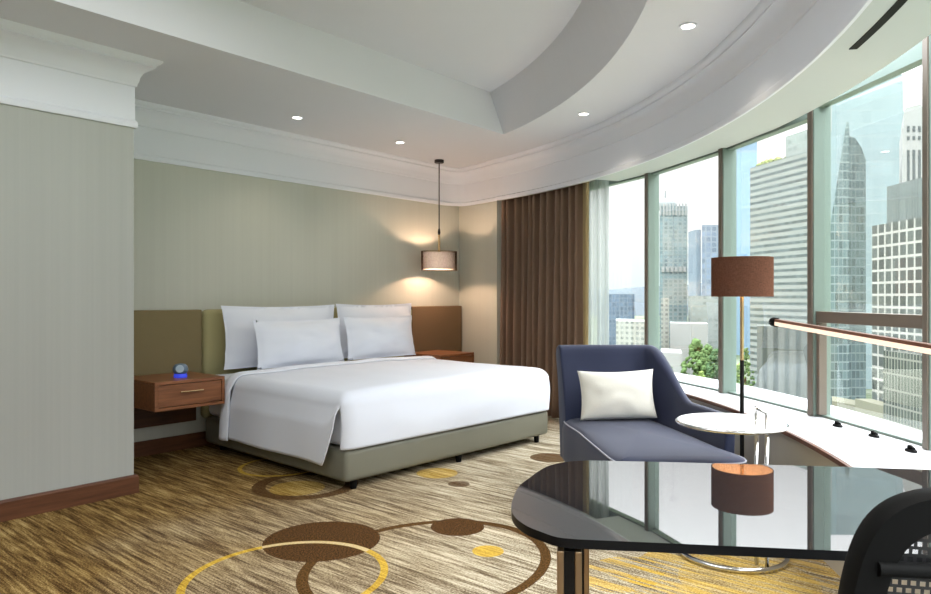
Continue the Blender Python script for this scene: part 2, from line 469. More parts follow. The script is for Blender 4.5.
# soffit behind the curved fascia, with a track slot
bm = sweep(arc(5.98, -27.3, A1, 70), [(0, ZT), (-0.34, ZT), (-0.34, ZT + 0.05), (0, ZT + 0.05)], -1, True)
join(bm, sweep(arc(5.98, A0 - 0.3, -27.3, 16), [(0, ZT), (-0.03, ZT), (-0.03, 2.33), (-0.45, 2.33), (-0.45, 2.38), (0, 2.38)], -1, True))
struct(obj('trim_2', bm, plain('soffit_paint', srgb(188, 195, 195), 0.6, 0, 0.3, 0.02, 2)))
bm = sweep(arc(6.08, -58.6, -84, 24), [(0.016, ZT - 0.004), (-0.016, ZT - 0.004), (-0.016, ZT + 0.004), (0.016, ZT + 0.004)], -1, True)
struct(obj('trim_3', bm, M['black']))
# baseboards
bprof = [(0, 0), (0.022, 0), (0.022, 0.10), (0.014, 0.112), (0, 0.112)]
struct(obj('baseboard_bump', sweep([(XL, YB), (XB, YB), (XB, YH)], bprof, -1, True), M['base']))
struct(obj('baseboard_head', sweep([(XB + 0.03, YH), (XC, YH), (jx, jy)], bprof, -1, True), M['base']))
struct(obj('baseboard_left', sweep([(XL, 0.2), (XL, YB - 0.03)], bprof, -1, True), M['base']))
# window sill: white board with a timber nosing
bm = sweep(arc(6.02, -27.6, A1, 60), [(0.0, 0.503), (0.0, 0.53), (-0.66, 0.53), (-0.66, 0.503)], -1, True)
sill = struct(obj('window_sill', bm, M['sillpaint']))
obj('sill_nosing', sweep(arc(6.02, -27.6, A1, 60), [(0.016, 0.508), (0.016, 0.529), (0.0, 0.529), (0.0, 0.508)], -1, True), M['base'], sill)

# windows: flat panes between mullions on the arc
ang = [-12.0, -21.6, -31.2, -40.56, -50.46, -59.95, -69.5, -79.0, -88.5, -98.0, -107.5, -114.4]
def pol(r, a): return Vector((CX + r * math.cos(R(a)), CY + r * math.sin(R(a)), 0))
ZS, ZH = 0.53, 2.236
# the glass line runs a little outside the soffit edge and drifts outwards along the sill
posts = [pol(6.28, -12.0), pol(6.28, -21.6), pol(6.30, -31.2), pol(6.32, -40.42), pol(6.40, -48.95), pol(6.52, -56.75), pol(6.56, -65.5), pol(6.56, -76.5), pol(6.56, -86.0), pol(6.50, -96.0)]
for i in range(len(posts) - 1):
    p0, p1 = posts[i], posts[i + 1]
    w = struct(bpy.data.objects.new('window_%d' % (i + 1), None)); COL.objects.link(w)
    w.location = p0; d = p1 - p0; L = d.length; w.rotation_euler = (0, 0, math.atan2(d.y, d.x))
    zf = 2.222 + (0.045 if i >= 4 else 0.0)
    # local x along the pane, local y: inward is -y (centre on the right of a clockwise path)
    bm = bmesh.new()
    box(bm, 0.026, L - 0.026, -0.03, 0.03, zf, 2.44); box(bm, 0.026, L - 0.026, -0.02, 0.03, ZS - 0.02, ZS + 0.012)
    obj('window_frame', bm, M['alu'], w)
    obj('window_pane', bx(0.026, L - 0.026, 0.004, 0.010, ZS + 0.013, zf - 0.001), M['glass'], w)
    obj('mullion', bx(-0.025, 0.025, -0.056, 0.046, ZS + 0.0005, 2.44, 0.003), M['alu'], w)
    obj('mullion_cover', bx(-0.026, 0.018, -0.063, -0.0565, ZS + 0.001, 2.44), M['alubrown'], w)
    if i == 4:      # bay with an opening light: a rail across and a brown stile
        obj('window_rail', bx(0.027, L - 0.027, -0.045, 0.003, 1.058, 1.120, 0.003), M['alubrown'], w)
        obj('window_stile', bx(0.027, 0.055, -0.042, 0.003, ZS + 0.013, 1.0575, 0.002), M['alubrown'], w)

# ------------------------------------------------------------------ headboard
hb = thing('headboard', 'long upholstered headboard in light olive and olive brown panels fixed along the wall behind the bed', 'headboard', (0, YH, 0))
obj('backing_board', bx(XB + 0.012, 2.85, -0.05, -0.004, 0.22, 0.415), M['wooddark'], hb)['label'] = 'dark wooden board below the padded panel'
obj('panel', bx(XB + 0.012, 2.888, -0.075, -0.004, 0.418, 1.10, 0.010, 3), M['board_l'], hb)['label'] = 'olive brown padded panel behind the left nightstand'
bm = bx(2.895, 5.262, -0.10, -0.004, 0.22, 1.10, 0.045, 6)
obj('panel', bm, M['board_c'], hb, smooth=60)['label'] = 'light olive padded middle panel with rounded edges'
obj('panel', bx(5.270, 6.085, -0.075, -0.004, 0.22, 1.10, 0.010, 3), M['board_r'], hb)['label'] = 'padded panel behind the right nightstand, warm light in its colour'

# ------------------------------------------------------------------ nightstands
def nightstand(loc, label):
    t = thing('nightstand', label, 'nightstand', loc, 0, 'floating wooden nightstands')
    w, d, h = 0.52, 0.515, 0.20
    bm = bmesh.new()
    box(bm, 0, w, 0, d, h - 0.022, h, 0.002); box(bm, 0, w, 0, d, 0, 0.022, 0.002)
    box(bm, 0, 0.022, 0.0, d, 0.022, h - 0.022); box(bm, w - 0.022, w, 0.0, d, 0.022, h - 0.022); box(bm, 0.022, w - 0.022, d - 0.02, d, 0.022, h - 0.022)
    obj('carcass', bm, M['wood'], t)
    dr = obj('drawer', bx(0.025, w - 0.025, 0.004, 0.40, 0.026, h - 0.026, 0.002), M['wood'], t)
    bm = bmesh.new()
    tube(bm, [(w / 2 - 0.085, -0.016, h / 2 + 0.02), (w / 2 + 0.085, -0.016, h / 2 + 0.02)], 0.006, 8)
    tube(bm, [(w / 2 - 0.06, 0.004, h / 2 + 0.02), (w / 2 - 0.06, -0.016, h / 2 + 0.02)], 0.004, 8); tube(bm, [(w / 2 + 0.06, 0.004, h / 2 + 0.02), (w / 2 + 0.06, -0.016, h / 2 + 0.02)], 0.004, 8)
    obj('handle', bm, M['brass'], dr, smooth=40)['label'] = 'slim brass bar handle'
    obj('wall_mount', bx(0.06, w - 0.06, d + 0.0003, d + 0.0045, 0.03, h - 0.03), M['wooddark'], t)
    return t
NSY = 4.63
nightstand((2.24, NSY, 0.42), 'wall-hung walnut nightstand with one drawer, beside the blue clock end of the bed')
nightstand((5.12, NSY, 0.42), 'far walnut nightstand mostly hidden by the bed, under the hanging lamp')

clk = thing('alarm_clock', 'small round grey alarm clock with a blue glowing base on the nightstand', 'clock', (2.51, 4.80, 0.6205))
bm = bmesh.new()
lathe(bm, [(0, 0.028), (0.040, 0.028), (0.050, 0.040), (0.054, 0.058), (0.049, 0.080), (0.034, 0.095), (0, 0.101)], 28)
obj('body', bm, plain('grey_blue_plastic', srgb(96, 118, 140), 0.35, 0, 0.5, 0.05, 10), clk, smooth=60)
bm = bmesh.new(); lathe(bm, [(0, 0), (0.044, 0), (0.047, 0.010), (0.042, 0.028), (0, 0.028)], 28)
obj('base', bm, M['blueglow'], clk, smooth=40)['label'] = 'glowing blue base'
bm = bmesh.new(); lathe(bm, [(0, 0), (0.026, 0.0), (0.028, 0.004), (0, 0.006)], 20)
obj('dial', bm, plain('pale_dial', srgb(170, 190, 205), 0.3), clk, loc=(-0.026, -0.042, 0.066), rot=(R(80), 0, R(-32)), smooth=40)

# ------------------------------------------------------------------ bed
BA = R(-2.7)
BW, BL = 2.11, 1.81
bed = thing('bed', 'king bed with white linen on a grey-brown leather base', 'bed', (2.779, 3.299, 0), BA)
bm = bx(0, BW, 0, BL, 0.055, 0.258, 0.035, 4)
obj('base', bm, M['bedbase'], bed, smooth=50)
for x, y in ((0.10, 0.05), (1.06, 0.05), (2.0, 0.05), (0.10, 1.7), (1.06, 1.7), (2.0, 1.7)):
    bm = bmesh.new(); lathe(bm, [(0, 0), (0.020, 0), (0.024, 0.05), (0.026, 0.062), (0, 0.062)], 16)
    obj('leg', bm, M['black'], bed, loc=(x, y, 0), smooth=40)['label'] = 'short black leg'
ZM = 0.605
obj('mattress', bx(0.022, BW - 0.022, 0.03, BL, 0.262, ZM - 0.02, 0.05, 4), M['linen2'], bed, smooth=60)

def fb(x, y, k, s=0.0): return noise.noise(Vector((x * k + s, y * k * 0.8, s))) 
DH = 1.33                     # the duvet runs from the foot to here
rr = 0.085
def ztop(x, y): return ZM + 0.010 * fb(x, y, 1.6, 3) + 0.005 * fb(x, y, 4, 1) + 0.02 * math.sin(PI * min(1, max(0, x / BW)))
# top and tucked foot: rows go from the base up the foot face, over the edge and to the head end
def duv(u, v):
    x = -0.012 + (BW + 0.024) * u
    Lf = ZM - rr - 0.262; La = rr * PI / 2; Lt = DH - rr; T = Lf + La + Lt
    s = v * T
    if s < Lf:
        y, z = 0.0, 0.262 + s
        y += -0.010 + 0.012 * math.sin(PI * s / Lf) * fb(x, z, 3, 9)
        y -= 0.012 * math.sin(PI * s / Lf)
    elif s < Lf + La:
        a = (s - Lf) / rr
        y, z = rr - rr * math.cos(a) - 0.010 * (1 - a / (PI / 2)), ZM - rr + rr * math.sin(a)
    else:
        y, z = rr + s - Lf - La, ZM
    f = min(1, max(0, (s - Lf) / La))
    z += (ztop(x, y) - ZM) * f
    # round the long edges
    e = min(u, 1 - u) * BW
    if e < rr:
        k = 1 - e / rr
        z -= f * rr * (1 - math.sqrt(max(0, 1 - k * k)))
        if f < 1: y += (1 - f) * 0.045 * (1 - math.sqrt(max(0, 1 - k ** 2)))
    return (x, y, z)
us = 60
bmd = bmesh.new(); NU, NV = 72, 96
DV = [[bmd.verts.new(duv(0.5 - 0.5 * math.cos(PI * i / NU), j / NV)) for i in range(NU + 1)] for j in range(NV + 1)]
for j in range(NV):
    for i in range(NU): bmd.faces.new((DV[j][i], DV[j][i + 1], DV[j + 1][i + 1], DV[j + 1][i]))
Lf_ = ZM - rr - 0.262; T_ = Lf_ + rr * PI / 2 + DH - rr
def overhang(side, zh, flap):
    rows = []
    for j in range(NV + 1):
        if j / NV * T_ < Lf_ + 0.02: continue
        tv = DV[j][0 if side < 0 else NU]; y = tv.co.y; top = tv.co.z; lo = zh
        g = 1.0
        if flap:
            g = min(1.0, max(0.0, (y + 0.01) / 0.16)); lo = top - 0.012 - (top - 0.012 - zh) * g ** 0.7
        row = [tv]
        for k in range(1, 19):
            v = k / 18; z = top + (lo - top) * v
            o = 0.012 + 0.030 * min(1, v * 3) + 0.014 * v + 0.010 * v * math.sin(y * 8 + 1) * g + 0.008 * v * fb(y, z, 5, 4)
            row.append(bmd.verts.new((-o if side < 0 else BW + o * 0.8, y + 0.03 * v * (1 - g), z)))
        rows.append(row)
    for a, b in zip(rows, rows[1:]):
        for k in range(18): bmd.faces.new((a[k], a[k + 1], b[k + 1], b[k]))
overhang(-1, 0.155, True); overhang(1, 0.235, True)
bmesh.ops.recalc_face_normals(bmd, faces=bmd.faces[:])
du = obj('duvet', bmd, M['linen'], bed, smooth=180)
md = du.modifiers.new('thickness', 'SOLIDIFY'); md.thickness = 0.010; md.offset = 0
# turned-down top sheet at the head end
def fold(u, v):
    x = u
    y = DH - 0.02 + 0.13 * v
    tot = 0.42 + BW + 0.3
    s = u * tot
    th = 0.016 * math.sin(PI * min(1, max(0, v))) + 0.004
    if s < 0.42:
        z = 0.145 + s * (ZM - rr - 0.145) / 0.42; x = -0.064 + 0.02 * s / 0.42 - th
    elif s < 0.42 + BW:
        q = (s - 0.42); x = -0.022 + q * (BW + 0.044) / BW
        e = min(q, BW - q); zz = 0
        if e < rr: k = 1 - e / rr; zz = rr * (1 - math.sqrt(max(0, 1 - k * k)))
        z = ztop(x, y) - zz + th + 0.006
    else:
        q = (s - 0.42 - BW) / 0.3; x = BW + 0.022 + 0.02 * q + th; z = ZM - rr - 0.28 * q
    return (x, y, z)
fo = obj('sheet_fold', grid(fold, 110, 8), M['linen2'], bed, smooth=70)
md = fo.modifiers.new('thickness', 'SOLIDIFY'); md.thickness = 0.006; md.offset = 0

# pillows
def pillow_bm(w, h, t, flange=0.0, pinch=0.05, seed=0, sharp=0.7):
    bm = bmesh.new(); nu, nv = 36, 24
    grids = []
    for side in (1, -1):
        g = []
        for j in range(nv + 1):
            row = []
            for i in range(nu + 1):
                s, q = 2 * i / nu - 1, 2 * j / nv - 1
                s = math.copysign(abs(s) ** 0.8, s); q = math.copysign(abs(q) ** 0.8, q)
                fx, fy = 1 - 2 * flange / w, 1 - 2 * flange / h
                a, b = min(1, abs(s) / fx), min(1, abs(q) / fy)
                th = t * 0.5 * ((1 - a ** 2.4) * (1 - b ** 2.4)) ** sharp
                th += 0.012 * t / 0.15 * noise.noise(Vector((s * 2.2 + seed, q * 2.0, side))) * (1 - a) ** 0.3 * (1 - b) ** 0.3 if a < 1 and b < 1 else 0.0
                x = s * w / 2 * (1 - pinch * (1 - q * q)); y = q * h / 2 * (1 - pinch * (1.3 if q > 0 else 0.15) * (1 - s * s))
                wob = 0.006 * noise.noise(Vector((s * 3 + seed, q * 3, 5))) if flange else 0
                row.append(bm.verts.new((x, side * max(th, 0.0015) + wob, y)))
            g.append(row)
        for j in range(nv):
            for i in range(nu):
                bm.faces.new((g[j][i], g[j][i + 1], g[j + 1][i + 1], g[j + 1][i]))
    bmesh.ops.remove_doubles(bm, verts=bm.verts[:], dist=0.0032)
    bmesh.ops.recalc_face_normals(bm, faces=bm.faces[:])
    return bm
def pillow(name, label, loc, w, h, t, lean, rz, flange, mat, seed, cat='pillow', roll=0.0, pinch=0.05, group=None):
    o = obj(name, pillow_bm(w, h, t, flange, pinch, seed), mat, None, loc, (lean, roll, rz), smooth=80)
    return tag(o, label, cat, group)
pz = ZM + 0.018
pillow('pillow', 'large white pillow against the headboard, on the side of the clock', (3.535, 5.01, pz + 0.255), 1.13, 0.51, 0.17, R(-5), R(-1), 0.025, M['linen2'], 1, group='white bed pillows')
pillow('pillow', 'large white pillow against the headboard, on the side of the hanging lamp', (4.61, 5.005, pz + 0.262), 0.96, 0.51, 0.17, R(-5), R(-2), 0.025, M['linen2'], 2, group='white bed pillows')
pillow('pillow', 'smaller white pillow leaning in front, nearer the clock', (3.565, 4.80, pz + 0.20), 0.92, 0.39, 0.18, R(-9), R(3), 0.012, M['linen2'], 3, group='white bed pillows')
pillow('pillow', 'smaller white pillow leaning in front, nearer the hanging lamp', (4.475, 4.80, pz + 0.205), 0.84, 0.39, 0.18, R(-9), R(-2), 0.012, M['linen2'], 4, group='white bed pillows')

# ------------------------------------------------------------------ pendant lamp
pd = thing('pendant_lamp', 'hanging lamp with an oval cream and brown linen shade on a black cord', 'lamp', (5.447, 4.95, 0))
bm = bmesh.new(); lathe(bm, [(0, ZC - 0.001), (0.05, ZC - 0.001), (0.05, ZC - 0.03), (0.044, ZC - 0.035), (0, ZC - 0.035)], 24)
obj('ceiling_rose', bm, M['blackmetal'], pd, smooth=40)
bm = bmesh.new(); tube(bm, [(0, 0, ZC - 0.03), (0, 0, 1.86)], 0.006, 8); lathe(bm, [(0, 1.925), (0.010, 1.92), (0.014, 1.885), (0.010, 1.85), (0, 1.85)], 14)
obj('cord', bm, M['black'], pd, smooth=40)
bm = bmesh.new(); lathe(bm, [(0, 1.862), (0.012, 1.86), (0.012, 1.67), (0.02, 1.655), (0, 1.655)], 14)
obj('stem', bm, M['brass'], pd, smooth=40)['label'] = 'pale wood-coloured stem'
def shell(r0, r1, z0, z1, th, seg=48, sx=1, sy=1):
    bm = bmesh.new(); lathe(bm, [(r0, z0), (r1, z1), (r1 - th, z1), (r0 - th, z0)], seg, 0, 0, sx, sy, True); return bm
obj('lamp_shade', shell(0.186, 0.186, 1.492, 1.668, 0.004, 48, 1, 0.8), M['shade_pend'], pd, smooth=40)
bm = shell(0.212, 0.212, 1.480, 1.684, 0.002, 48, 1, 0.8)
def voile():
    t = NT('outer_voile'); d = t.n('ShaderNodeBsdfDiffuse'); d.inputs[0].default_value = col(srgb(96, 66, 46))
    tr = t.n('ShaderNodeBsdfTransparent'); tr.inputs[0].default_value = col(srgb(252, 245, 236)); m = t.n('ShaderNodeMixShader')
    lw = t.n('ShaderNodeLayerWeight'); lw.inputs[0].default_value = 0.4
    t.l(t.math('ADD', 0.12, t.math('MULTIPLY', lw.outputs['Facing'], 0.8), clamp=True), m.inputs[0])
    t.l(tr.outputs[0], m.inputs[1]); t.l(d.outputs[0], m.inputs[2]); t.l(m.outputs[0], t.out.inputs[0]); return t.m
obj('outer_shade', bm, voile(), pd, smooth=40)['label'] = 'sheer brown outer shade'
bm = bmesh.new(); bmesh.ops.create_uvsphere(bm, u_segments=16, v_segments=10, radius=0.035)
obj('bulb', bm, M['bulbwarm'], pd, loc=(0, 0, 1.61), smooth=180)
bm = bmesh.new()
for k in range(3):
    a = k * 2 * PI / 3; tube(bm, [(0, 0, 1.66), (0.182 * math.cos(a), 0.146 * math.sin(a), 1.66)], 0.003, 6)
obj('shade_carrier', bm, M['blackmetal'], pd)

def lamp(name, typ, loc, energy, color, rot=(0, 0, 0), **kw):
    d = bpy.data.lights.new(name, typ); d.energy = energy; d.color = color
    for k, v in kw.items(): setattr(d, k, v)
    o = bpy.data.objects.new(name, d); COL.objects.link(o); o.location = loc; o.rotation_euler = rot
    return o
lamp('pendant_light', 'POINT', (5.447, 4.95, 1.59), 34, (1.0, 0.64, 0.43), shadow_soft_size=0.04)

# ------------------------------------------------------------------ ceiling downlights
dl_spots = [(3.41, 4.645, 'recessed downlight over the clock side of the bed'), (4.578, 4.655, 'recessed downlight nearest the hanging lamp'),
            (4.80, 2.82, 'recessed downlight at the curtain end of the curved ceiling'), (3.603, 1.48, 'recessed downlight above the side table by the windows'),
            (2.3, 0.75, ''), (0.8, 0.35, ''), (-0.8, 0.5, '')]  # unseen beams without fixtures, added to brighten the room
first = None
for i, (x, y, lab) in enumerate(dl_spots):
    e = 9 if i in (0, 1) else 12
    lamp('ceiling_beam', 'SPOT', (x, y, ZC - 0.02), e, (1.0, 0.86, 0.68), spot_size=R(115), spot_blend=0.8, shadow_soft_size=0.035)
    if not lab: continue
    if first is None:
        first = thing('downlight', lab, 'ceiling light', (x, y, ZC), 0, 'recessed ceiling downlights')
        bm = bmesh.new(); lathe(bm, [(0.034, -0.001), (0.046, -0.001), (0.048, -0.006), (0.036, -0.008)], 28, close=True)
        obj('rim', bm, M['crown'], first, smooth=40)
        bm = bmesh.new(); lathe(bm, [(0, -0.004), (0.035, -0.004), (0.035, -0.002), (0, -0.002)], 28)
        obj('lens', bm, M['bulb'], first)
    else:
        o = copy_tree(first); o.location = (x, y, ZC); o['label'] = lab

# ------------------------------------------------------------------ curtains
def curtain_bm(r, a0, a1, pitch, amp, z0, z1, nper=10, seed=0):
    L = R(abs(a1 - a0)) * r; n = int(L / pitch * nper)
    def fn(u, v):
        s = u * L; ph = 2 * PI * s / pitch + 2.6 * noise.noise(Vector((s * 3.3, seed, 0.3)))
        z = z1 + (z0 - z1) * v
        am = amp * (0.75 + 0.35 * v + 0.25 * noise.noise(Vector((s * 6, z * 0.5, seed))))
        o = am * (math.sin(ph) + 0.42 * math.sin(2 * ph + 1 + 0.8 * math.sin(s * 9)))
        da = 0.010 * math.sin(ph * 0.5 + z * 0.8) / r
        a = R(a0 + (a1 - a0) * u) + da
        return (CX + (r + o) * math.cos(a), CY + (r + o) * math.sin(a), z)
    return grid(fn, n, 14)
cu = thing('curtain', 'heavy brown pleated curtain gathered at the end of the windows', 'curtain', (5.95, 4.2, 0))
def at0(o, t):
    o.location = -t.location; return o
o = at0(obj('fabric', curtain_bm(6.075, -11.9, -24.3, 0.108, 0.056, 0.03, 2.325, 12, 1), M['curtain'], cu, smooth=180), cu)
o.modifiers.new('thickness', 'SOLIDIFY').thickness = 0.004
o = at0(obj('leading_edge', curtain_bm(6.075, -24.35, -25.3, 0.105, 0.030, 0.03, 2.325, 12, 2), M['curtain_edge'], cu, smooth=180), cu)
o.modifiers.new('thickness', 'SOLIDIFY').thickness = 0.004
o['label'] = 'lighter olive leading edge'
sh = obj('sheer_curtain', curtain_bm(6.145, -22.5, -27.2, 0.06, 0.014, 0.02, 2.325, 10, 4), M['sheer'], None, smooth=180)
tag(sh, 'white sheer curtain hanging between the brown curtain and the window', 'curtain')

# ------------------------------------------------------------------ armchair
PX, PY = 4.10, 2.55
ch = thing('armchair', 'low navy velvet lounge chair with one sweeping arm by the windows', 'armchair', (PX, PY, 0), math.atan2(-0.694, -0.72))
# local x = forward, y = towards the armed side
def smoothstep(a, b, x):
    t = min(1, max(0, (x - a) / (b - a))); return t * t * (3 - 2 * t)
# seat cushion with a rounded outline
def catmull(pts, n, closed=True):
    out = []; m = len(pts)
    for i in range(m if closed else m - 1):
        p = [Vector(pts[(i + k) % m] if closed else pts[min(m - 1, max(0, i + k))]) for k in (-1, 0, 1, 2)]
        for j in range(n):
            t = j / n
            out.append(0.5 * ((2 * p[1]) + (-p[0] + p[2]) * t + (2 * p[0] - 5 * p[1] + 4 * p[2] - p[3]) * t * t + (-p[0] + 3 * p[1] - 3 * p[2] + p[3]) * t ** 3))
    if not closed: out.append(Vector(pts[-1]))
    return out
seat_pts = [(0.16, -0.055), (0.60, -0.058), (1.05, -0.058), (1.32, -0.050), (1.385, 0.02), (1.40, 0.25), (1.42, 0.46), (1.40, 0.60), (1.29, 0.650), (1.08, 0.615), (0.70, 0.585), (0.40, 0.555), (0.20, 0.53), (0.155, 0.44), (0.15, 0.2)]
so = catmull(seat_pts, 5)
cen = Vector((0.78, 0.27))
def seat_ring(off, z):
    n = len(so); out = []
    for i in range(n):
        d = (so[(i + 1) % n] - so[i - 1]).normalized(); nn = Vector((-d.y, d.x))
        out.append((so[i].x + nn.x * off, so[i].y + nn.y * off, z))
    return out
# outline runs counter-clockwise, the left normal points inwards
def seat_z(x, y, base):
    return base - 0.03 * smoothstep(0.35, 0.15, x)
bm = bmesh.new(); rings = []
for off, z in [(0.03, 0.125), (0.004, 0.14), (0.0, 0.17), (0.0, 0.335), (0.006, 0.362), (0.02, 0.384), (0.045, 0.398), (0.09, 0.406)]:
    rings.append([bm.verts.new(p) for p in seat_ring(off, z)])
for k in (0.7, 0.4):
    base = seat_ring(0.09, 0.406)
    rings.append([bm.verts.new((cen.x + (p[0] - cen.x) * k, cen.y + (p[1] - cen.y) * k, 0.406 + 0.014 * (1 - k))) for p in base])
n = len(so)
for a, b in zip(rings, rings[1:]):
    for i in range(n): bm.faces.new((a[i], a[(i + 1) % n], b[(i + 1) % n], b[i]))
cvt = bm.verts.new((cen.x, cen.y, 0.422))
for i in range(n): bm.faces.new((rings[-1][i], rings[-1][(i + 1) % n], cvt))
bm.faces.new(rings[0][::-1])
obj('seat', bm, M['navy'], ch, smooth=60)
pp = seat_ring(0.014, 0.381)
bm = bmesh.new(); tube(bm, pp, 0.0045, 6, True)
obj('piping', bm, M['piping'], ch, smooth=180)['label'] = 'pale piped seam around the seat'
# back and arm in one sweep
path = catmull([(0.06, -0.068), (0.045, 0.10), (0.05, 0.30), (0.055, 0.46), (0.10, 0.565), (0.22, 0.622), (0.40, 0.652), (0.60, 0.672), (0.85, 0.692), (1.08, 0.700)], 6, False)
NP = len(path); bm = bmesh.new(); rings = []
LS = [0.0]
for a, b in zip(path, path[1:]): LS.append(LS[-1] + (b - a).length)
for i, p in enumerate(path):
    t = LS[i] / LS[-1]
    d = (path[min(NP - 1, i + 1)] - path[max(0, i - 1)]).normalized(); nin = Vector((d.y, -d.x))   # inwards
    if nin.dot(Vector((0.5, 0.27)) - p) < 0: nin = -nin
    x = p.x
    zt = 0.875
    sarm = max(0.0, LS[i] - 0.62)
    zt = 0.875 - 0.315 * smoothstep(0.0, 0.55, sarm) - 0.0 * sarm
    th = 0.15 - 0.085 * smoothstep(-0.05, 0.40, sarm)
    lean = 0.09 - 0.075 * smoothstep(-0.1, 0.35, sarm)
    roll = 0.035 * (1 - smoothstep(-0.1, 0.2, sarm))
    z0 = 0.125
    prof = []
    H = zt - z0
    def outer_off(z): f = max(0.0, (z - z0) / 0.75); return -lean * f ** 1.3 + lean * 0.5
    ztr = zt - th * 0.42
    for k in range(7):
        z = z0 + (ztr - z0) * k / 6; prof.append((outer_off(z) - roll * smoothstep(0.70, 1.0, k / 6), z))
    oo = prof[-1][0]
    tt = th * 0.8
    for k in range(1, 7):
        a = PI * k / 7; prof.append((oo + tt / 2 - tt / 2 * math.cos(a), ztr + th * 0.42 * math.sin(a)))
    for k in range(7):
        z = ztr + (z0 - ztr) * k / 6; f = k / 6
        prof.append((outer_off(z) - roll * (1 - smoothstep(0.0, 0.3, f)) + tt + (th * 1.15 - tt) * smoothstep(0.1, 0.8, f), z))
    rings.append([bm.verts.new((p.x + nin.x * o, p.y + nin.y * o, z)) for o, z in prof])
m = len(rings[0])
for a, b in zip(rings, rings[1:]):
    for k in range(m): bm.faces.new((a[k], b[k], b[(k + 1) % m], a[(k + 1) % m]))
bm.faces.new(rings[0]); bm.faces.new(rings[-1][::-1])
bmesh.ops.recalc_face_normals(bm, faces=bm.faces[:])
caps = [f for f in bm.faces if len(f.verts) > 4]
bmesh.ops.bevel(bm, geom=list({e for f in caps for e in f.edges}), offset=0.014, segments=3, profile=0.5, affect='EDGES')
obj('backrest', bm, M['navy'], ch, smooth=50)['label'] = 'back sweeping down into the single arm'
for x, y in ((0.08, 0.0), (0.10, 0.52), (1.12, 0.04), (1.05, 0.60)):
    bm = bmesh.new(); lathe(bm, [(0, 0), (0.013, 0), (0.022, 0.128), (0, 0.128)], 14)
    obj('leg', bm, M['wooddark'], ch, loc=(x, y, 0), smooth=40)

cu2 = obj('cushion', pillow_bm(0.50, 0.315, 0.15, 0.0, 0.07, 8, 0.5), M['cream'], None, (0, 0, 0), smooth=180)
tag(cu2, 'cream satin lumbar cushion leaning on the navy lounge chair', 'cushion')
fw = Vector((-0.72, -0.694)); rg = Vector((0.694, -0.72))
c = Vector((PX, PY)) + fw * 0.335 + rg * 0.262
cu2.location = (c.x, c.y, 0.575)
cu2.rotation_euler = (R(-12), R(-1), math.atan2(rg.y, rg.x) )

# ------------------------------------------------------------------ floor lamp
fl = thing('floor_lamp', 'slim floor lamp with a brown drum shade behind the lounge chair', 'lamp', (3.83, 1.274, 0))
bm = bmesh.new(); lathe(bm, [(0, 0), (0.108, 0), (0.108, 0.010), (0.10, 0.016), (0, 0.018)], 36)
obj('base', bm, M['blackmetal'], fl, smooth=40)
bm = bmesh.new(); tube(bm, [(0, 0, 0.015), (0, 0, 0.86)], 0.011, 12)
obj('pole', bm, M['blackmetal'], fl, smooth=40)['label'] = 'black lower pole'
bm = bmesh.new(); tube(bm, [(0, 0, 0.86), (0, 0, 1.30)], 0.010, 12)
obj('pole', bm, M['brass'], fl, smooth=40)['label'] = 'brass-coloured upper pole'
sh_ = obj('lamp_shade', shell(0.157, 0.157, 1.202, 1.412, 0.003), M['shade_floor'], fl, smooth=40)
obj('shade_lining', shell(0.1525, 0.1525, 1.203, 1.411, 0.002), M['shade_lining'], sh_, smooth=40)['label'] = 'pale inner lining'
bm = bmesh.new()
for k in range(3):
    a = k * 2 * PI / 3 + 0.4; tube(bm, [(0, 0, 1.30), (0.15 * math.cos(a), 0.15 * math.sin(a), 1.395)], 0.0025, 6)
obj('shade_carrier', bm, M['brass'], fl)
bm = bmesh.new(); bmesh.ops.create_uvsphere(bm, u_segments=16, v_segments=10, radius=0.028)
obj('bulb', bm, M['bulbwarm'], fl, loc=(0, 0, 1.33), smooth=180)
lamp('floor_lamp_light', 'POINT', (3.83, 1.274, 1.29), 4.0, (1.0, 0.76, 0.6), shadow_soft_size=0.03)

# ------------------------------------------------------------------ side table
st = thing('side_table', 'round white side table on a steel ring base with a loop handle', 'side table', (3.286, 1.143, 0))
ST = 0.62
bm = bmesh.new(); lathe(bm, [(0, ST - 0.014), (0.236, ST - 0.014), (0.238, ST - 0.010), (0.238, ST - 0.004), (0.236, ST), (0, ST)], 64)
obj('tabletop', bm, M['marble'], st, smooth=30)
bm = bmesh.new(); tube(bm, [(0.241 * math.cos(a), 0.241 * math.sin(a), ST - 0.009) for a in [2 * PI * k / 64 for k in range(64)]], 0.0085, 10, True)
obj('rim', bm, M['chrome'], st, smooth=180)
ra = [2 * PI * k / 64 for k in range(65)]
bm = bmesh.new(); tube(bm, [(0.238 * math.cos(R(-70) + a), 0.238 * math.sin(R(-70) + a), 0.0125) for a in ra[:-1]], 0.0125, 10, True)
obj('ring_base', bm, M['chrome'], st, smooth=180)
def pt(px, d):         # ground-plan position of a ray at depth d
    t = (px - 465.5) / 695
    return (0.765 + 0.644 * t) * d, (0.644 - 0.765 * t) * d
for k, (px, d) in enumerate(((756.5, 3.085), (767, 3.045))):
    x, y = pt(px, d); x -= 3.286; y -= 1.143
    bm = bmesh.new(); tube(bm, [(x, y, 0.012), (x, y, 0.685)], 0.009, 10)
    obj('post', bm, M['chrome'], st, smooth=180)
x0, y0 = pt(756.5, 3.085); x1, y1 = pt(767, 3.045)
a = (x0 - 3.286, y0 - 1.143); b = (x1 - 3.286, y1 - 1.143)
bm = bmesh.new()
tube(bm, [(a[0], a[1], 0.68), (a[0], a[1], 0.703), (b[0], b[1], 0.69), (b[0], b[1], 0.67)], 0.009, 10)
lathe(bm, [(0, 0.70), (0.010, 0.703), (0.012, 0.712), (0, 0.722)], 12, a[0], a[1])
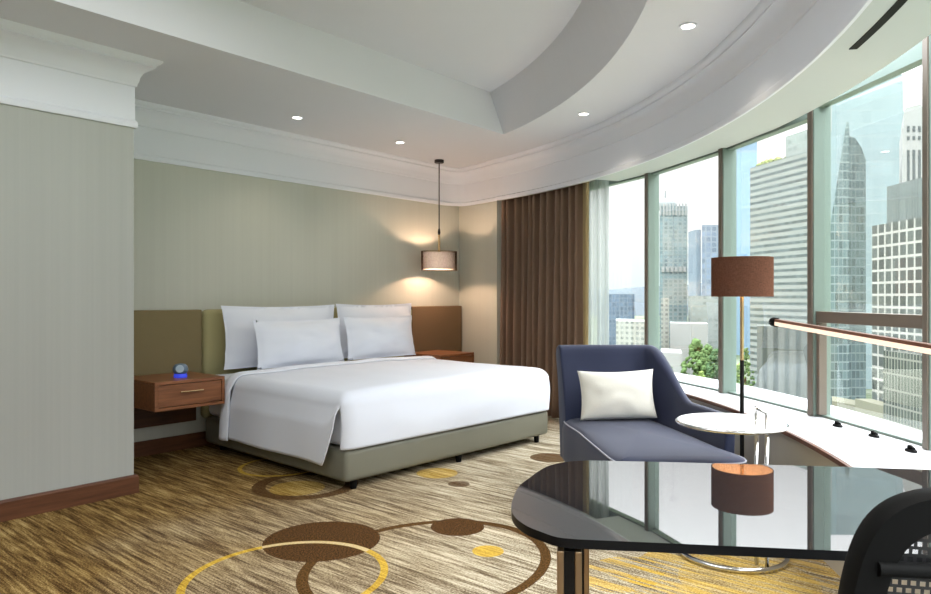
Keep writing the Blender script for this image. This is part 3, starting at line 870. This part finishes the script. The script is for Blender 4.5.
obj('handle', bm, M['chrome'], st, smooth=60)

# ------------------------------------------------------------------ desk
W2 = Vector((0.545, -0.838)); N2 = Vector((0.838, 0.545))
def dp(al, pe): v = W2 * al + N2 * pe; return v.x, v.y
DO = dp(0.5, 1.65)
DR = math.atan2(W2.y, W2.x)
dk = thing('desk', 'dark mirror-glass desk with a rounded end on slim bronze legs', 'desk', (DO[0], DO[1], 0), DR)
# local x = along, local y = perp (W2 x N2 = +1)
DZ = 0.74
ol = [(0.05, 1.336), (0.012, 1.343), (-0.018, 1.368), (-0.052, 1.406), (-0.079, 1.468), (-0.088, 1.55), (-0.08, 1.68), (-0.059, 1.763), (-0.015, 1.893), (0.038, 1.958), (0.10, 1.985), (0.30, 1.992),
      (0.54, 1.994), (0.80, 1.994), (1.06, 1.99), (1.12, 1.97), (1.14, 1.91), (1.02, 1.42), (0.99, 1.36), (0.94, 1.336), (0.5, 1.334)]
sm = catmull(ol[:11], 10, False)
pts = [(p.x - 0.5, p.y - 1.65) for p in sm] + [(x - 0.5, y - 1.65) for x, y in ol[11:]]
pts = pts[::-1]
obj('desktop', prism(pts, DZ - 0.018, DZ, 0.0015, 1), M['deskglass'], dk)
bpy.context.view_layer.update()
_top = dk.children[0]; _top.data.materials.append(plain('black_glass_edge', (0.006, 0.006, 0.007), 0.35, 0, 0.2))
for _f in _top.data.polygons: _f.material_index = 0 if _f.normal.z > 0.9 else 1
def inset(ps, o):
    out = []; n = len(ps)
    for i in range(n):
        a = Vector(ps[i - 1]); b = Vector(ps[(i + 1) % n]); d = (b - a).normalized(); out.append((ps[i][0] - d.y * o, ps[i][1] + d.x * o))
    return out
obj('under_frame', prism(inset(pts, 0.09), DZ - 0.030, DZ - 0.0185), M['black'], dk)
def desk_leg(al, pe):
    x, y = al - 0.5, pe - 1.65
    l = obj('leg', bx(x - 0.010, x + 0.010, y - 0.02, y + 0.02, 0, DZ - 0.034), M['blackmetal'], dk)
    bm = bmesh.new(); box(bm, x - 0.024, x - 0.0105, y - 0.02, y + 0.02, 0.0, DZ - 0.0345, 0.002); box(bm, x + 0.0105, x + 0.024, y - 0.02, y + 0.02, 0.0, DZ - 0.0345, 0.002)
    obj('leg_trim', bm, M['bronze'], l)['label'] = 'polished bronze side strips'
for al, pe in ((0.035, 1.385), (0.075, 1.88), (0.93, 1.40), (1.02, 1.90)): desk_leg(al, pe)

# LED bar lamp on the desk
ll = thing('desk_lamp', 'slim bronze bar lamp with a warm light strip reaching over the desk', 'lamp', (*dp(0.80, 1.43), DZ))
A = Vector((*dp(0.705, 2.30), 1.12)); B = Vector((*dp(0.80, 1.43), 1.086)); O = Vector((*dp(0.80, 1.43), DZ))
bm = bmesh.new(); lathe(bm, [(0, 0.0005), (0.07, 0.0005), (0.07, 0.012), (0.064, 0.018), (0, 0.018)], 32)
obj('base', bm, M['blackmetal'], ll, smooth=40)
bm = bmesh.new(); tube(bm, [(0, 0, 0.016), (0, 0, 0.40)], 0.009, 12)
obj('post', bm, M['blackmetal'], ll, smooth=40)
def bar(bm, p, q, w, h, dz):
    d = (q - p).normalized(); s = Vector((-d.y, d.x, 0)).normalized() * w / 2; u = Vector((0, 0, h / 2))
    c0, c1 = p + Vector((0, 0, dz)), q + Vector((0, 0, dz))
    v = [bm.verts.new(c + a * s + b * u) for c in (c0, c1) for a, b in ((-1, -1), (1, -1), (1, 1), (-1, 1))]
    for f in ((0, 1, 2, 3), (7, 6, 5, 4), (0, 4, 5, 1), (1, 5, 6, 2), (2, 6, 7, 3), (3, 7, 4, 0)): bm.faces.new([v[i] for i in f])
bm = bmesh.new(); bar(bm, A - O, B - O, 0.016, 0.008, 0.0065)
obj('light_bar', bm, plain('copper_brown', srgb(140, 92, 70), 0.35, 0.6, 0.5, 0.06, 12), ll)
bm = bmesh.new(); bar(bm, A - O, B - O, 0.015, 0.012, -0.0038)
obj('light_strip', bm, M['ledstrip'], ll)['label'] = 'glowing warm strip along the underside'
bm = bmesh.new(); dd = (B - A).normalized(); tube(bm, [A - O - dd * 0.022, A - O + dd * 0.004], 0.0145, 14)
obj('end_cap', bm, M['black'], ll, smooth=40)['label'] = 'black end cap'

# ------------------------------------------------------------------ mesh office chair
oc = thing('office_chair', 'black mesh-back office chair tucked at the desk, cropped by the picture edge', 'office chair', (*dp(0.622, 1.25), 0), math.atan2(N2.y, N2.x))
# local x = forward (towards desk), local y = left of the sitter; the back stands at x = -0.22
def back_pt(th, inset=0.0):
    hw, z0, z1 = 0.235, 0.50, 0.950
    c, s = math.cos(th), math.sin(th); e = 2 / 4.6
    y = math.copysign(abs(c) ** e, c) * (hw - inset); zc = (z0 + z1) / 2
    zz = math.copysign(abs(s) ** e, s) * ((z1 - z0) / 2 - inset)
    f = (zz + (z1 - z0) / 2) / (z1 - z0)
    y *= 1.05 - 0.20 * f ** 1.5
    x = -0.205 - 0.035 * f - 0.03 * (1 - (y / hw) ** 2)
    return Vector((x, y, zc + zz))
N = 72
bm = bmesh.new(); rings = []
for i in range(N):
    th = 2 * PI * i / N; p = back_pt(th); q = back_pt(th, 0.045)
    d = Vector((0.024, 0, 0))
    rings.append([bm.verts.new(v) for v in (p - d * 0.6, p * 0.92 + q * 0.08 - d, q - d * 0.8, q + d * 0.6, p * 0.9 + q * 0.1 + d, p + d * 0.5)])
for i in range(N):
    a, b = rings[i], rings[(i + 1) % N]
    for k in range(6): bm.faces.new((a[k], b[k], b[(k + 1) % 6], a[(k + 1) % 6]))
fr = obj('back_frame', bm, M['black'], oc, smooth=50)
bm = bmesh.new(); loop = [back_pt(2 * PI * i / N, 0.042) for i in range(N)]
cc = sum(loop, Vector()) / N; cc.x = -0.245
rg0 = [bm.verts.new(p) for p in loop]; rg1 = [bm.verts.new(p * 0.5 + cc * 0.5 + Vector((-0.004, 0, 0))) for p in loop]; cv = bm.verts.new(cc)
for i in range(N):
    j = (i + 1) % N; bm.faces.new((rg0[i], rg0[j], rg1[j], rg1[i])); bm.faces.new((rg1[i], rg1[j], cv))
obj('back_mesh', bm, M['chairmesh'], oc, smooth=180)
bm = bmesh.new()
tube(bm, [(-0.262, y, 0.838) for y in (-0.19, -0.1, 0, 0.1, 0.19)], 0.011, 8)
obj('back_bar', bm, M['black'], oc, smooth=60)
bm = bmesh.new()
tube(bm, [(-0.255, 0, 0.72), (-0.29, 0, 0.60), (-0.24, 0, 0.46), (-0.08, 0, 0.405)], 0.022, 10)
obj('back_support', bm, M['black'], oc, smooth=60)
obj('seat', bx(-0.20, 0.26, -0.24, 0.24, 0.42, 0.485, 0.028, 4), fabric('black_seat_fabric', (0.012, 0.012, 0.013), 0.85, 0.1), oc, smooth=60)
bm = bmesh.new(); lathe(bm, [(0, 0.10), (0.03, 0.10), (0.03, 0.28), (0.022, 0.285), (0.022, 0.40), (0.07, 0.405), (0.07, 0.42), (0, 0.42)], 18)
obj('gas_column', bm, M['blackmetal'], oc, smooth=40)
for k in range(5):
    a = 2 * PI * k / 5 + 0.3; c_, s_ = math.cos(a), math.sin(a)
    bm = bmesh.new(); tube(bm, [(0.02 * c_, 0.02 * s_, 0.115), (0.15 * c_, 0.15 * s_, 0.095), (0.26 * c_, 0.26 * s_, 0.075)], [0.026, 0.02, 0.015], 8)
    lg = obj('base_arm', bm, M['black'], oc, smooth=50)
    bm = bmesh.new(); tube(bm, [(0.26 * c_ - 0.02 * s_, 0.26 * s_ + 0.02 * c_, 0.03), (0.26 * c_ + 0.02 * s_, 0.26 * s_ - 0.02 * c_, 0.03)], 0.029, 16); tube(bm, [(0.26 * c_, 0.26 * s_, 0.03), (0.26 * c_, 0.26 * s_, 0.078)], 0.008, 8)
    obj('caster', bm, M['black'], lg, smooth=40)

# ------------------------------------------------------------------ small black fittings on the sill
fit = None
for (px, py), lab in zip(((837.6, 423.5), (874, 433.5), (911, 448)), ('small black window fitting on the sill, closest to the brown stile', 'small black window fitting in the middle of the three on the sill', 'small black window fitting on the sill, nearest the desk end')):
    d = 0.655 * 695 / (py - 297); x, y = pt(px, d)
    an = math.atan2(y - CY, x - CX) + PI / 2
    if fit is None:
        fit = thing('window_fitting', lab, 'window fitting', (x, y, 0.53), an, 'small black fittings on the sill')
        bm = bmesh.new(); lathe(bm, [(0, 0.0004), (0.036, 0.0004), (0.036, 0.006), (0.030, 0.010), (0, 0.010)], 20, sx=1.0, sy=0.55)
        obj('plate', bm, M['black'], fit, smooth=40)
        bm = bmesh.new(); lathe(bm, [(0.0, 0.010), (0.011, 0.010), (0.011, 0.022), (0.008, 0.026), (0, 0.026)], 14, 0.008, 0)
        tube(bm, [(0.008, 0, 0.020), (-0.028, 0, 0.017)], [0.008, 0.005], 8)
        obj('lever', bm, M['black'], fit, smooth=40)
    else:
        o = copy_tree(fit); o.location = (x, y, 0.53); o.rotation_euler = (0, 0, an); o['label'] = lab

# ------------------------------------------------------------------ the city outside
GZ = -16.0
def gmat():
    t = NT('city_ground'); o = t.coords()
    n = t.noise(o, 0.05, 4); n2 = t.noise(o, 0.4, 3)
    t.bsdf(t.ramp(t.math('ADD', t.math('MULTIPLY', n, 0.7), t.math('MULTIPLY', n2, 0.3)), [(0.4, srgb(66, 78, 54)), (0.5, srgb(84, 94, 74)), (0.62, srgb(108, 114, 100))]), 0.95, 0, 0.1)
    return t.m
bm = bmesh.new(); v = [bm.verts.new((x, y, GZ)) for x, y in ((-900, -900), (900, -900), (900, 900), (-900, 900))]; bm.faces.new(v)
struct(obj('ground', bm, gmat()))
def zat(py, d): return 1.2 + (297 - py) * d / 695
def block(name, label, pl, dl_, pr, dr2, ytop, mat, thick=14, part='tower_body', z0=GZ, parent=None, group=None, zt=None):
    x0, y0 = pt(pl, dl_); x1, y1 = pt(pr, dr2)
    L = math.hypot(x1 - x0, y1 - y0); rz = math.atan2(y1 - y0, x1 - x0)
    t = thing(name, label, 'building', (x0, y0, GZ), rz, group) if parent is None else parent
    h = (zat(ytop, dl_) if zt is None else zt) - GZ
    ra_ = math.atan2(y0, x0) - rz; k = thick / math.tan(ra_)      # flank runs straight away from the hotel
    b = prism([(0, 0), (L, 0), (L + k, thick), (k, thick)], z0 - GZ, h)
    obj(part, b, mat, t)
    t['L'] = L; t['H'] = h
    return t
glassy = lambda name, c, fr, du, dv, fu=0.12, fv=0.16: facade(name, fr, c, du, dv, fu, fv, 0.2)
F = {
 'slab': facade('slab_bands', srgb(196, 204, 198), srgb(122, 136, 136), 0.9, 1.12, 0.0, 0.56, 0.3),
 'podium': facade('podium_fins', srgb(158, 164, 158), srgb(108, 118, 114), 1.65, 60, 0.55, 0.02, 0.4),
 'towerc': facade('tower_c', srgb(186, 202, 202), srgb(150, 174, 178), 1.5, 1.3, 0.4, 0.35),
 'towerd': facade('tower_d', srgb(176, 190, 206), srgb(150, 170, 194), 1.6, 1.5, 0.3, 0.25),
 'blue': facade('blue_glass', srgb(190, 214, 234), srgb(172, 204, 232), 8, 40, 0.02, 0.02),
 'bluelow': facade('blue_low', srgb(140, 158, 182), srgb(122, 144, 172), 1.3, 1.4, 0.3, 0.3),
 'whitelow': facade('white_flats', srgb(226, 228, 218), srgb(160, 166, 160), 1.1, 1.05, 0.45, 0.5, 0.5),
 'pale': facade('pale_block', srgb(198, 208, 204), srgb(172, 186, 182), 1.3, 1.3, 0.4, 0.5, 0.5),
 'big': facade('big_pale_glass', srgb(200, 218, 218), srgb(182, 204, 208), 1.9, 2.4, 0.05, 0.06, var=0.07),
 'point': facade('pointed_glass', srgb(178, 196, 194), srgb(124, 146, 146), 0.5, 1.05, 0.14, 0.16),
 'point_shaded': facade('pointed_shaded', srgb(148, 166, 164), srgb(112, 130, 130), 0.5, 1.05, 0.14, 0.16),  # darker copy of the tower glass, shade of the second face painted in
 'grid': facade('white_grid', srgb(232, 232, 224), srgb(104, 112, 108), 1.02, 1.06, 0.22, 0.2, 0.3),
 'mansard': facade('mansard_slats', srgb(156, 168, 166), srgb(122, 134, 132), 0.36, 40, 0.5, 0.02, 0.5),
 'white': plain('white_stone', srgb(140, 142, 140), 0.7, 0, 0.3, 0.05, 0.3),
 'dark': plain('dark_window', srgb(70, 77, 78), 0.3, 0, 0.5, 0.1, 1),
 'beige': plain('beige_stone', srgb(112, 112, 96), 0.8, 0, 0.2, 0.05, 0.3),
}
t = block('office_tower', 'wide grey office slab with horizontal bands and a roof garden', 750, 126, 810, 111, 168, F['slab'], 9)
z0 = zat(326, 126); 
t2 = block('podium_block', 'low grey block with tall vertical fins below the banded slab', 757, 106, 811, 100, 326, F['podium'], 5)
h = t['H']; L = t['L']
obj('roof_house', bx(L * 0.6, L * 0.96, 0.3, 2.6, h, h + 3.6), F['pale'], t)
bm = bmesh.new()
for k in range(16):
    bb = bmesh.new(); bmesh.ops.create_icosphere(bb, subdivisions=1, radius=random.uniform(0.4, 0.9)); bmesh.ops.translate(bb, verts=bb.verts[:], vec=(random.uniform(0.6, L * 0.5), random.uniform(1.0, 3), h + random.uniform(0.0, 0.8))); join(bm, bb)
obj('roof_garden', bm, plain('roof_plants', srgb(120, 126, 84), 0.9, 0, 0.1, 0.3, 2), t)
t = block('apartment_tower', 'tall pale grey-green tower with a domed top', 659.5, 220, 687.5, 220, 206, F['towerc'], 24)
h = t['H']; L = t['L']
bm = bmesh.new(); lathe(bm, [(3.4, h), (3.4, h + 1.6), (2.6, h + 2.6), (1.0, h + 3.3), (0.25, h + 3.6), (0.2, h + 6), (0, h + 6)], 20, L * 0.47, 8)
obj('dome', bm, plain('dome_grey', srgb(112, 120, 120), 0.6, 0, 0.3, 0.05, 1), t, smooth=40)
bm = bmesh.new()
for k in range(9): box(bm, L * k / 8.8, L * k / 8.8 + 0.5, -0.3, 0.0, h - 3, h + 0.8)
obj('parapet', bm, F['white'], t)
bm = bmesh.new()
for k in range(6): box(bm, L * (k + 0.5) / 6.5, L * (k + 0.5) / 6.5 + 0.7, -0.5, 0.0, zat(272, 220) - GZ, zat(267, 220) - GZ)
obj('sky_floor', bm, F['white'], t)
t = block('apartment_tower', 'slim blue-grey tower right of the domed tower', 702, 196, 721.5, 196, 225, F['towerd'], 8)
obj('side_bay', bx(-1.3, 0.0, 1.0, 8, 0, t['H'] - 1.2), plain('dark_bay', srgb(104, 118, 130), 0.5, 0, 0.4, 0.1, 0.4), t)
block('office_tower', 'pale blue glass tower rising past the window top', 723, 206, 757, 206, 138, F['blue'], 20)
block('low_block', 'distant blue-grey low block by the sheer curtain', 598, 230, 634.5, 230, 294, F['bluelow'], 20)
block('apartment_block', 'low white apartment block with rows of small windows', 616, 140, 646, 136, 321, F['whitelow'], 14)
t = block('low_block', 'pale low block right of the domed tower foot', 688, 165, 722, 160, 296, F['pale'], 8)
block('low_block', 'long pale podium at the foot of the domed tower', 670, 150, 708, 145, 323, F['white'], 8)
block('apartment_block', 'narrow white block beside the domed tower foot', 661, 160, 669, 160, 298, F['whitelow'], 10)
block('kiosk', 'small white flat-roofed pavilion among the trees', 661, 92, 682, 90, 352, F['white'], 6)
# pointed tower: slanted left edge rising to a tip
def tower_poly(name, label, pxs, d, mat, thick, part):
    x0, y0 = pt(pxs[0][0], d); x1, y1 = pt(pxs[-1][0], d)
    return
d = 84.0
bx0, by0 = pt(826, d)
rz = math.atan2(-0.765, 0.644)
t = thing('office_tower', 'pointed grey-green glass tower with a slanting edge', 'building', (bx0, by0, GZ), rz)
kx = d / 695
def PXY(px, py): return ((px - 826) * kx, zat(py, d) - GZ)
def extr(poly, y0, y1):
    bm = bmesh.new()
    a = [bm.verts.new((x, y0, z)) for x, z in poly]; b = [bm.verts.new((x + (y1 - y0) * 0.58, y1, z)) for x, z in poly]
    n = len(poly); bm.faces.new(a); bm.faces.new(b[::-1])
    for i in range(n): bm.faces.new((a[i], b[i], b[(i + 1) % n], a[(i + 1) % n]))
    return bm
obj('tower_body', extr([(0, 0), PXY(826, 252), PXY(846.5, 122), PXY(848.5, 122), (PXY(849, 140)[0], PXY(849, 140)[1]), (PXY(849, 140)[0], 0)], 0, 12), F['point'], t)
obj('tower_wing', extr([(PXY(849.2, 140)[0], 0), PXY(849.2, 134), PXY(858, 137), PXY(864, 146), PXY(868.5, 158), (PXY(868.5, 158)[0], 0)], 0.6, 12), F['point_shaded'], t)
bm = bmesh.new(); tube(bm, [(PXY(848, 122)[0], 4, PXY(848, 124)[1]), (PXY(848, 92)[0], 4, PXY(848, 92)[1])], 0.12, 6)
obj('mast', bm, F['white'], t)
d2 = 130.0
bx1, by1 = pt(812, d2)
t = thing('office_tower', 'huge pale glass tower with a stepped top behind the pointed tower', 'building', (bx1, by1, GZ), rz)
k2 = d2 / 695
def P2(px, py): return ((px - 812) * k2, zat(py, d2) - GZ)
obj('tower_body', extr([(0, 0), P2(812, 64), P2(880, 64), P2(898, 70), P2(903, 76), P2(903, 110), P2(914, 128), P2(914, 160), (P2(914, 0)[0], 0)], 0, 16), F['big'], t)
obj('tower_wing', extr([(P2(914.2, 0)[0], 0), P2(914.2, 128), P2(921, 112), P2(921, 160), (P2(921, 0)[0], 0)], 2, 14), F['pale'], t)
# white grid building in front with the slatted roof storey, and the white arched tower behind
t = block('office_block', 'white gridded office block with dark square windows and a grey slatted roof', 872, 62, 948, 52, 226, F['grid'], 9)
h, L = t['H'], t['L']
obj('slatted_roof', prism([(1.2, 0.6), (L, 0.6), (L + 3.5, 8), (4.5, 8)], h, h + 3.3), F['mansard'], t)
obj('low_wing', bx(4.5, L, -1.6, -0.05, 0, zat(350, 58) - GZ), facade('low_wing', srgb(178, 180, 168), srgb(104, 112, 104), 0.4, 1.3, 0.25, 0.12), t)
obj('street_base', bx(0, L, -1.5, -0.06, 0, zat(402, 60) - GZ), F['beige'], t)
t = thing('clock_tower', 'white stone tower with tall narrow windows behind the gridded block', 'building', (*pt(902, 88), GZ), rz)
k3 = 88 / 695
def P3(px, py): return ((px - 902) * k3, zat(py, 88) - GZ)
obj('tower_body', extr([(0, 0), P3(902, 128), P3(904, 128), P3(904, 112), P3(906, 108), P3(921, 104), P3(924, 112), P3(924, 122), P3(945, 122), (P3(945, 0)[0], 0)], 0, 8), F['white'], t)
for xx in (907, 912.5, 918):
    for ya, yb in ((126, 132), (136, 140), (150, 182)):
        x_, z1_ = P3(xx, ya); _, z0_ = P3(xx, yb)
        obj('window_slot', bx(x_, x_ + 0.32, -0.06, -0.01, z0_, z1_), F['dark'], t)
# street between tower and block
block('low_block', 'beige street-level block at the foot of the pointed tower', 832, 75, 866, 71, 401, F['beige'], 3)

def tree(name, label, px, d, ytop, w, seed, c, group='trees in the park outside'):
    x, y = pt(px, d); zt = zat(ytop, d); H = zt - GZ
    t = thing(name, label, 'tree', (x, y, GZ), 0, group)
    rnd = random.Random(seed)
    bm = bmesh.new(); tube(bm, [(0, 0, 0), (0.1, 0, H * 0.4), (0, 0.1, H * 0.7)], [0.35, 0.25, 0.12], 8)
    obj('trunk', bm, M['wooddark'], t, smooth=40)
    bm = bmesh.new()
    nb = 260
    for k in range(nb):
        f = rnd.random(); a = rnd.uniform(0, 2 * PI)
        zz = H * (0.16 + 0.80 * f); r = w * math.sin(PI * min(0.97, 0.18 + 0.80 * f)) * math.sqrt(rnd.random())
        s = w * rnd.uniform(0.07, 0.17)
        bb = bmesh.new(); bmesh.ops.create_icosphere(bb, subdivisions=1, radius=s)
        for vv in bb.verts:
            vv.co *= 1 + 0.38 * noise.noise(vv.co * (3.2 / s) * 0.5 + Vector((k, seed, 0)))
        bmesh.ops.translate(bb, verts=bb.verts[:], vec=(r * math.cos(a), r * math.sin(a), min(zz, H - s * 0.7)))
        join(bm, bb)
    obj('crown', bm, c, t)
G1 = plain('leaf_green', srgb(80, 102, 62), 0.9, 0, 0.15, 0.45, 1.2)
G2 = plain('leaf_dark', srgb(62, 84, 56), 0.9, 0, 0.15, 0.45, 1.2)
G3 = plain('leaf_light', srgb(108, 126, 70), 0.9, 0, 0.15, 0.4, 1.2)
tree('tree', 'tall bushy tree in the middle of the park view', 696, 84, 337, 2.6, 1, G1)
tree('tree', 'darker tree against the second full window post', 716, 76, 345, 2.0, 2, G2)
tree('tree', 'light green bush in front of the tall bushy tree', 701, 66, 366, 1.2, 3, G3)
tree('tree', 'low tree right of the chair back', 668, 70, 364, 1.9, 4, G2)
tree('tree', 'tree seen just right of the lamp pole', 746, 76, 344, 1.2, 5, G1)
tree('tree', 'small light tree below the lamp shade', 738, 66, 360, 1.4, 6, G3)
tree('tree', 'low dark tree between the pavilion and the tall tree', 684, 62, 374, 1.1, 7, G2)
tree('tree', 'rounded tree at the edge of the first full window post', 659, 80, 352, 1.8, 8, G1)
tree('tree', 'broad tree between the tall bushy tree and the post', 708, 90, 341, 2.2, 9, G1)
tree('tree', 'low bright shrub under the lamp shade side of the post', 731, 58, 370, 1.0, 10, G3)
# faint hills closing the view
bm = grid(lambda u, v: (*pt(300 + 900 * u, 640 + 120 * v), GZ + (0 if v in (0, 1) else (30 + 9 * noise.noise(Vector((u * 7, 0, 2))) + 4 * noise.noise(Vector((u * 22, 1, 2)))) * math.sin(PI * v))), 90, 6)
struct(obj('hills', bm, plain('hazy_hills', srgb(80, 88, 94), 1.0, 0, 0.0, 0.05, 0.01), smooth=180))

# ------------------------------------------------------------------ light
wd = bpy.data.worlds.new('sky'); S.world = wd; wd.use_nodes = True
nt = wd.node_tree; nt.nodes.clear()
out = nt.nodes.new('ShaderNodeOutputWorld'); bg = nt.nodes.new('ShaderNodeBackground'); tc = nt.nodes.new('ShaderNodeTexCoord')
sp = nt.nodes.new('ShaderNodeSeparateXYZ'); nt.links.new(tc.outputs['Generated'], sp.inputs[0])
rp = nt.nodes.new('ShaderNodeValToRGB'); nt.links.new(sp.outputs[2], rp.inputs[0])
e = rp.color_ramp.elements
K = 1 / 8.0
stops = [(0.0, (0.70 * K, 0.78 * K, 0.80 * K)), (0.05, (0.80 * K, 0.84 * K, 0.85 * K)), (0.10, (0.90 * K, 0.89 * K, 0.90 * K)), (0.20, (0.98 * K, 0.97 * K, 0.98 * K)), (0.32, (1.9 * K, 1.93 * K, 1.97 * K)), (0.55, (0.95, 0.97, 1.0)), (1.0, (0.97, 0.985, 1.0))]
while len(e) < len(stops): e.new(0.5)
for i, (p, c_) in enumerate(stops): e[i].position = p; e[i].color = col(c_)
nt.links.new(rp.outputs[0], bg.inputs[0]); bg.inputs[1].default_value = 8.0
nt.links.new(bg.outputs[0], out.inputs[0])

lamp('tray_fill', 'AREA', (0.6, 2.0, 2.955), 45, (0.97, 0.98, 1.0), shape='RECTANGLE', size=3.0, size_y=2.4)  # added fill lamp, out of view in the tray, brightens the room

# ------------------------------------------------------------------ camera
cam = bpy.data.cameras.new('camera'); co = bpy.data.objects.new('camera', cam); COL.objects.link(co)
cam.sensor_width = 36; cam.lens = 695 / 931 * 36; cam.clip_start = 0.05; cam.clip_end = 3000
co.location = (0, 0, 1.2); co.rotation_euler = (R(90), 0, -math.atan2(0.765, 0.644))
S.camera = co
S.view_settings.view_transform = 'Standard'; S.view_settings.look = 'None'; S.view_settings.exposure = 0.62
S.cycles.max_bounces = 10; S.cycles.diffuse_bounces = 5; S.cycles.transparent_max_bounces = 16
S.cycles.use_denoising = True
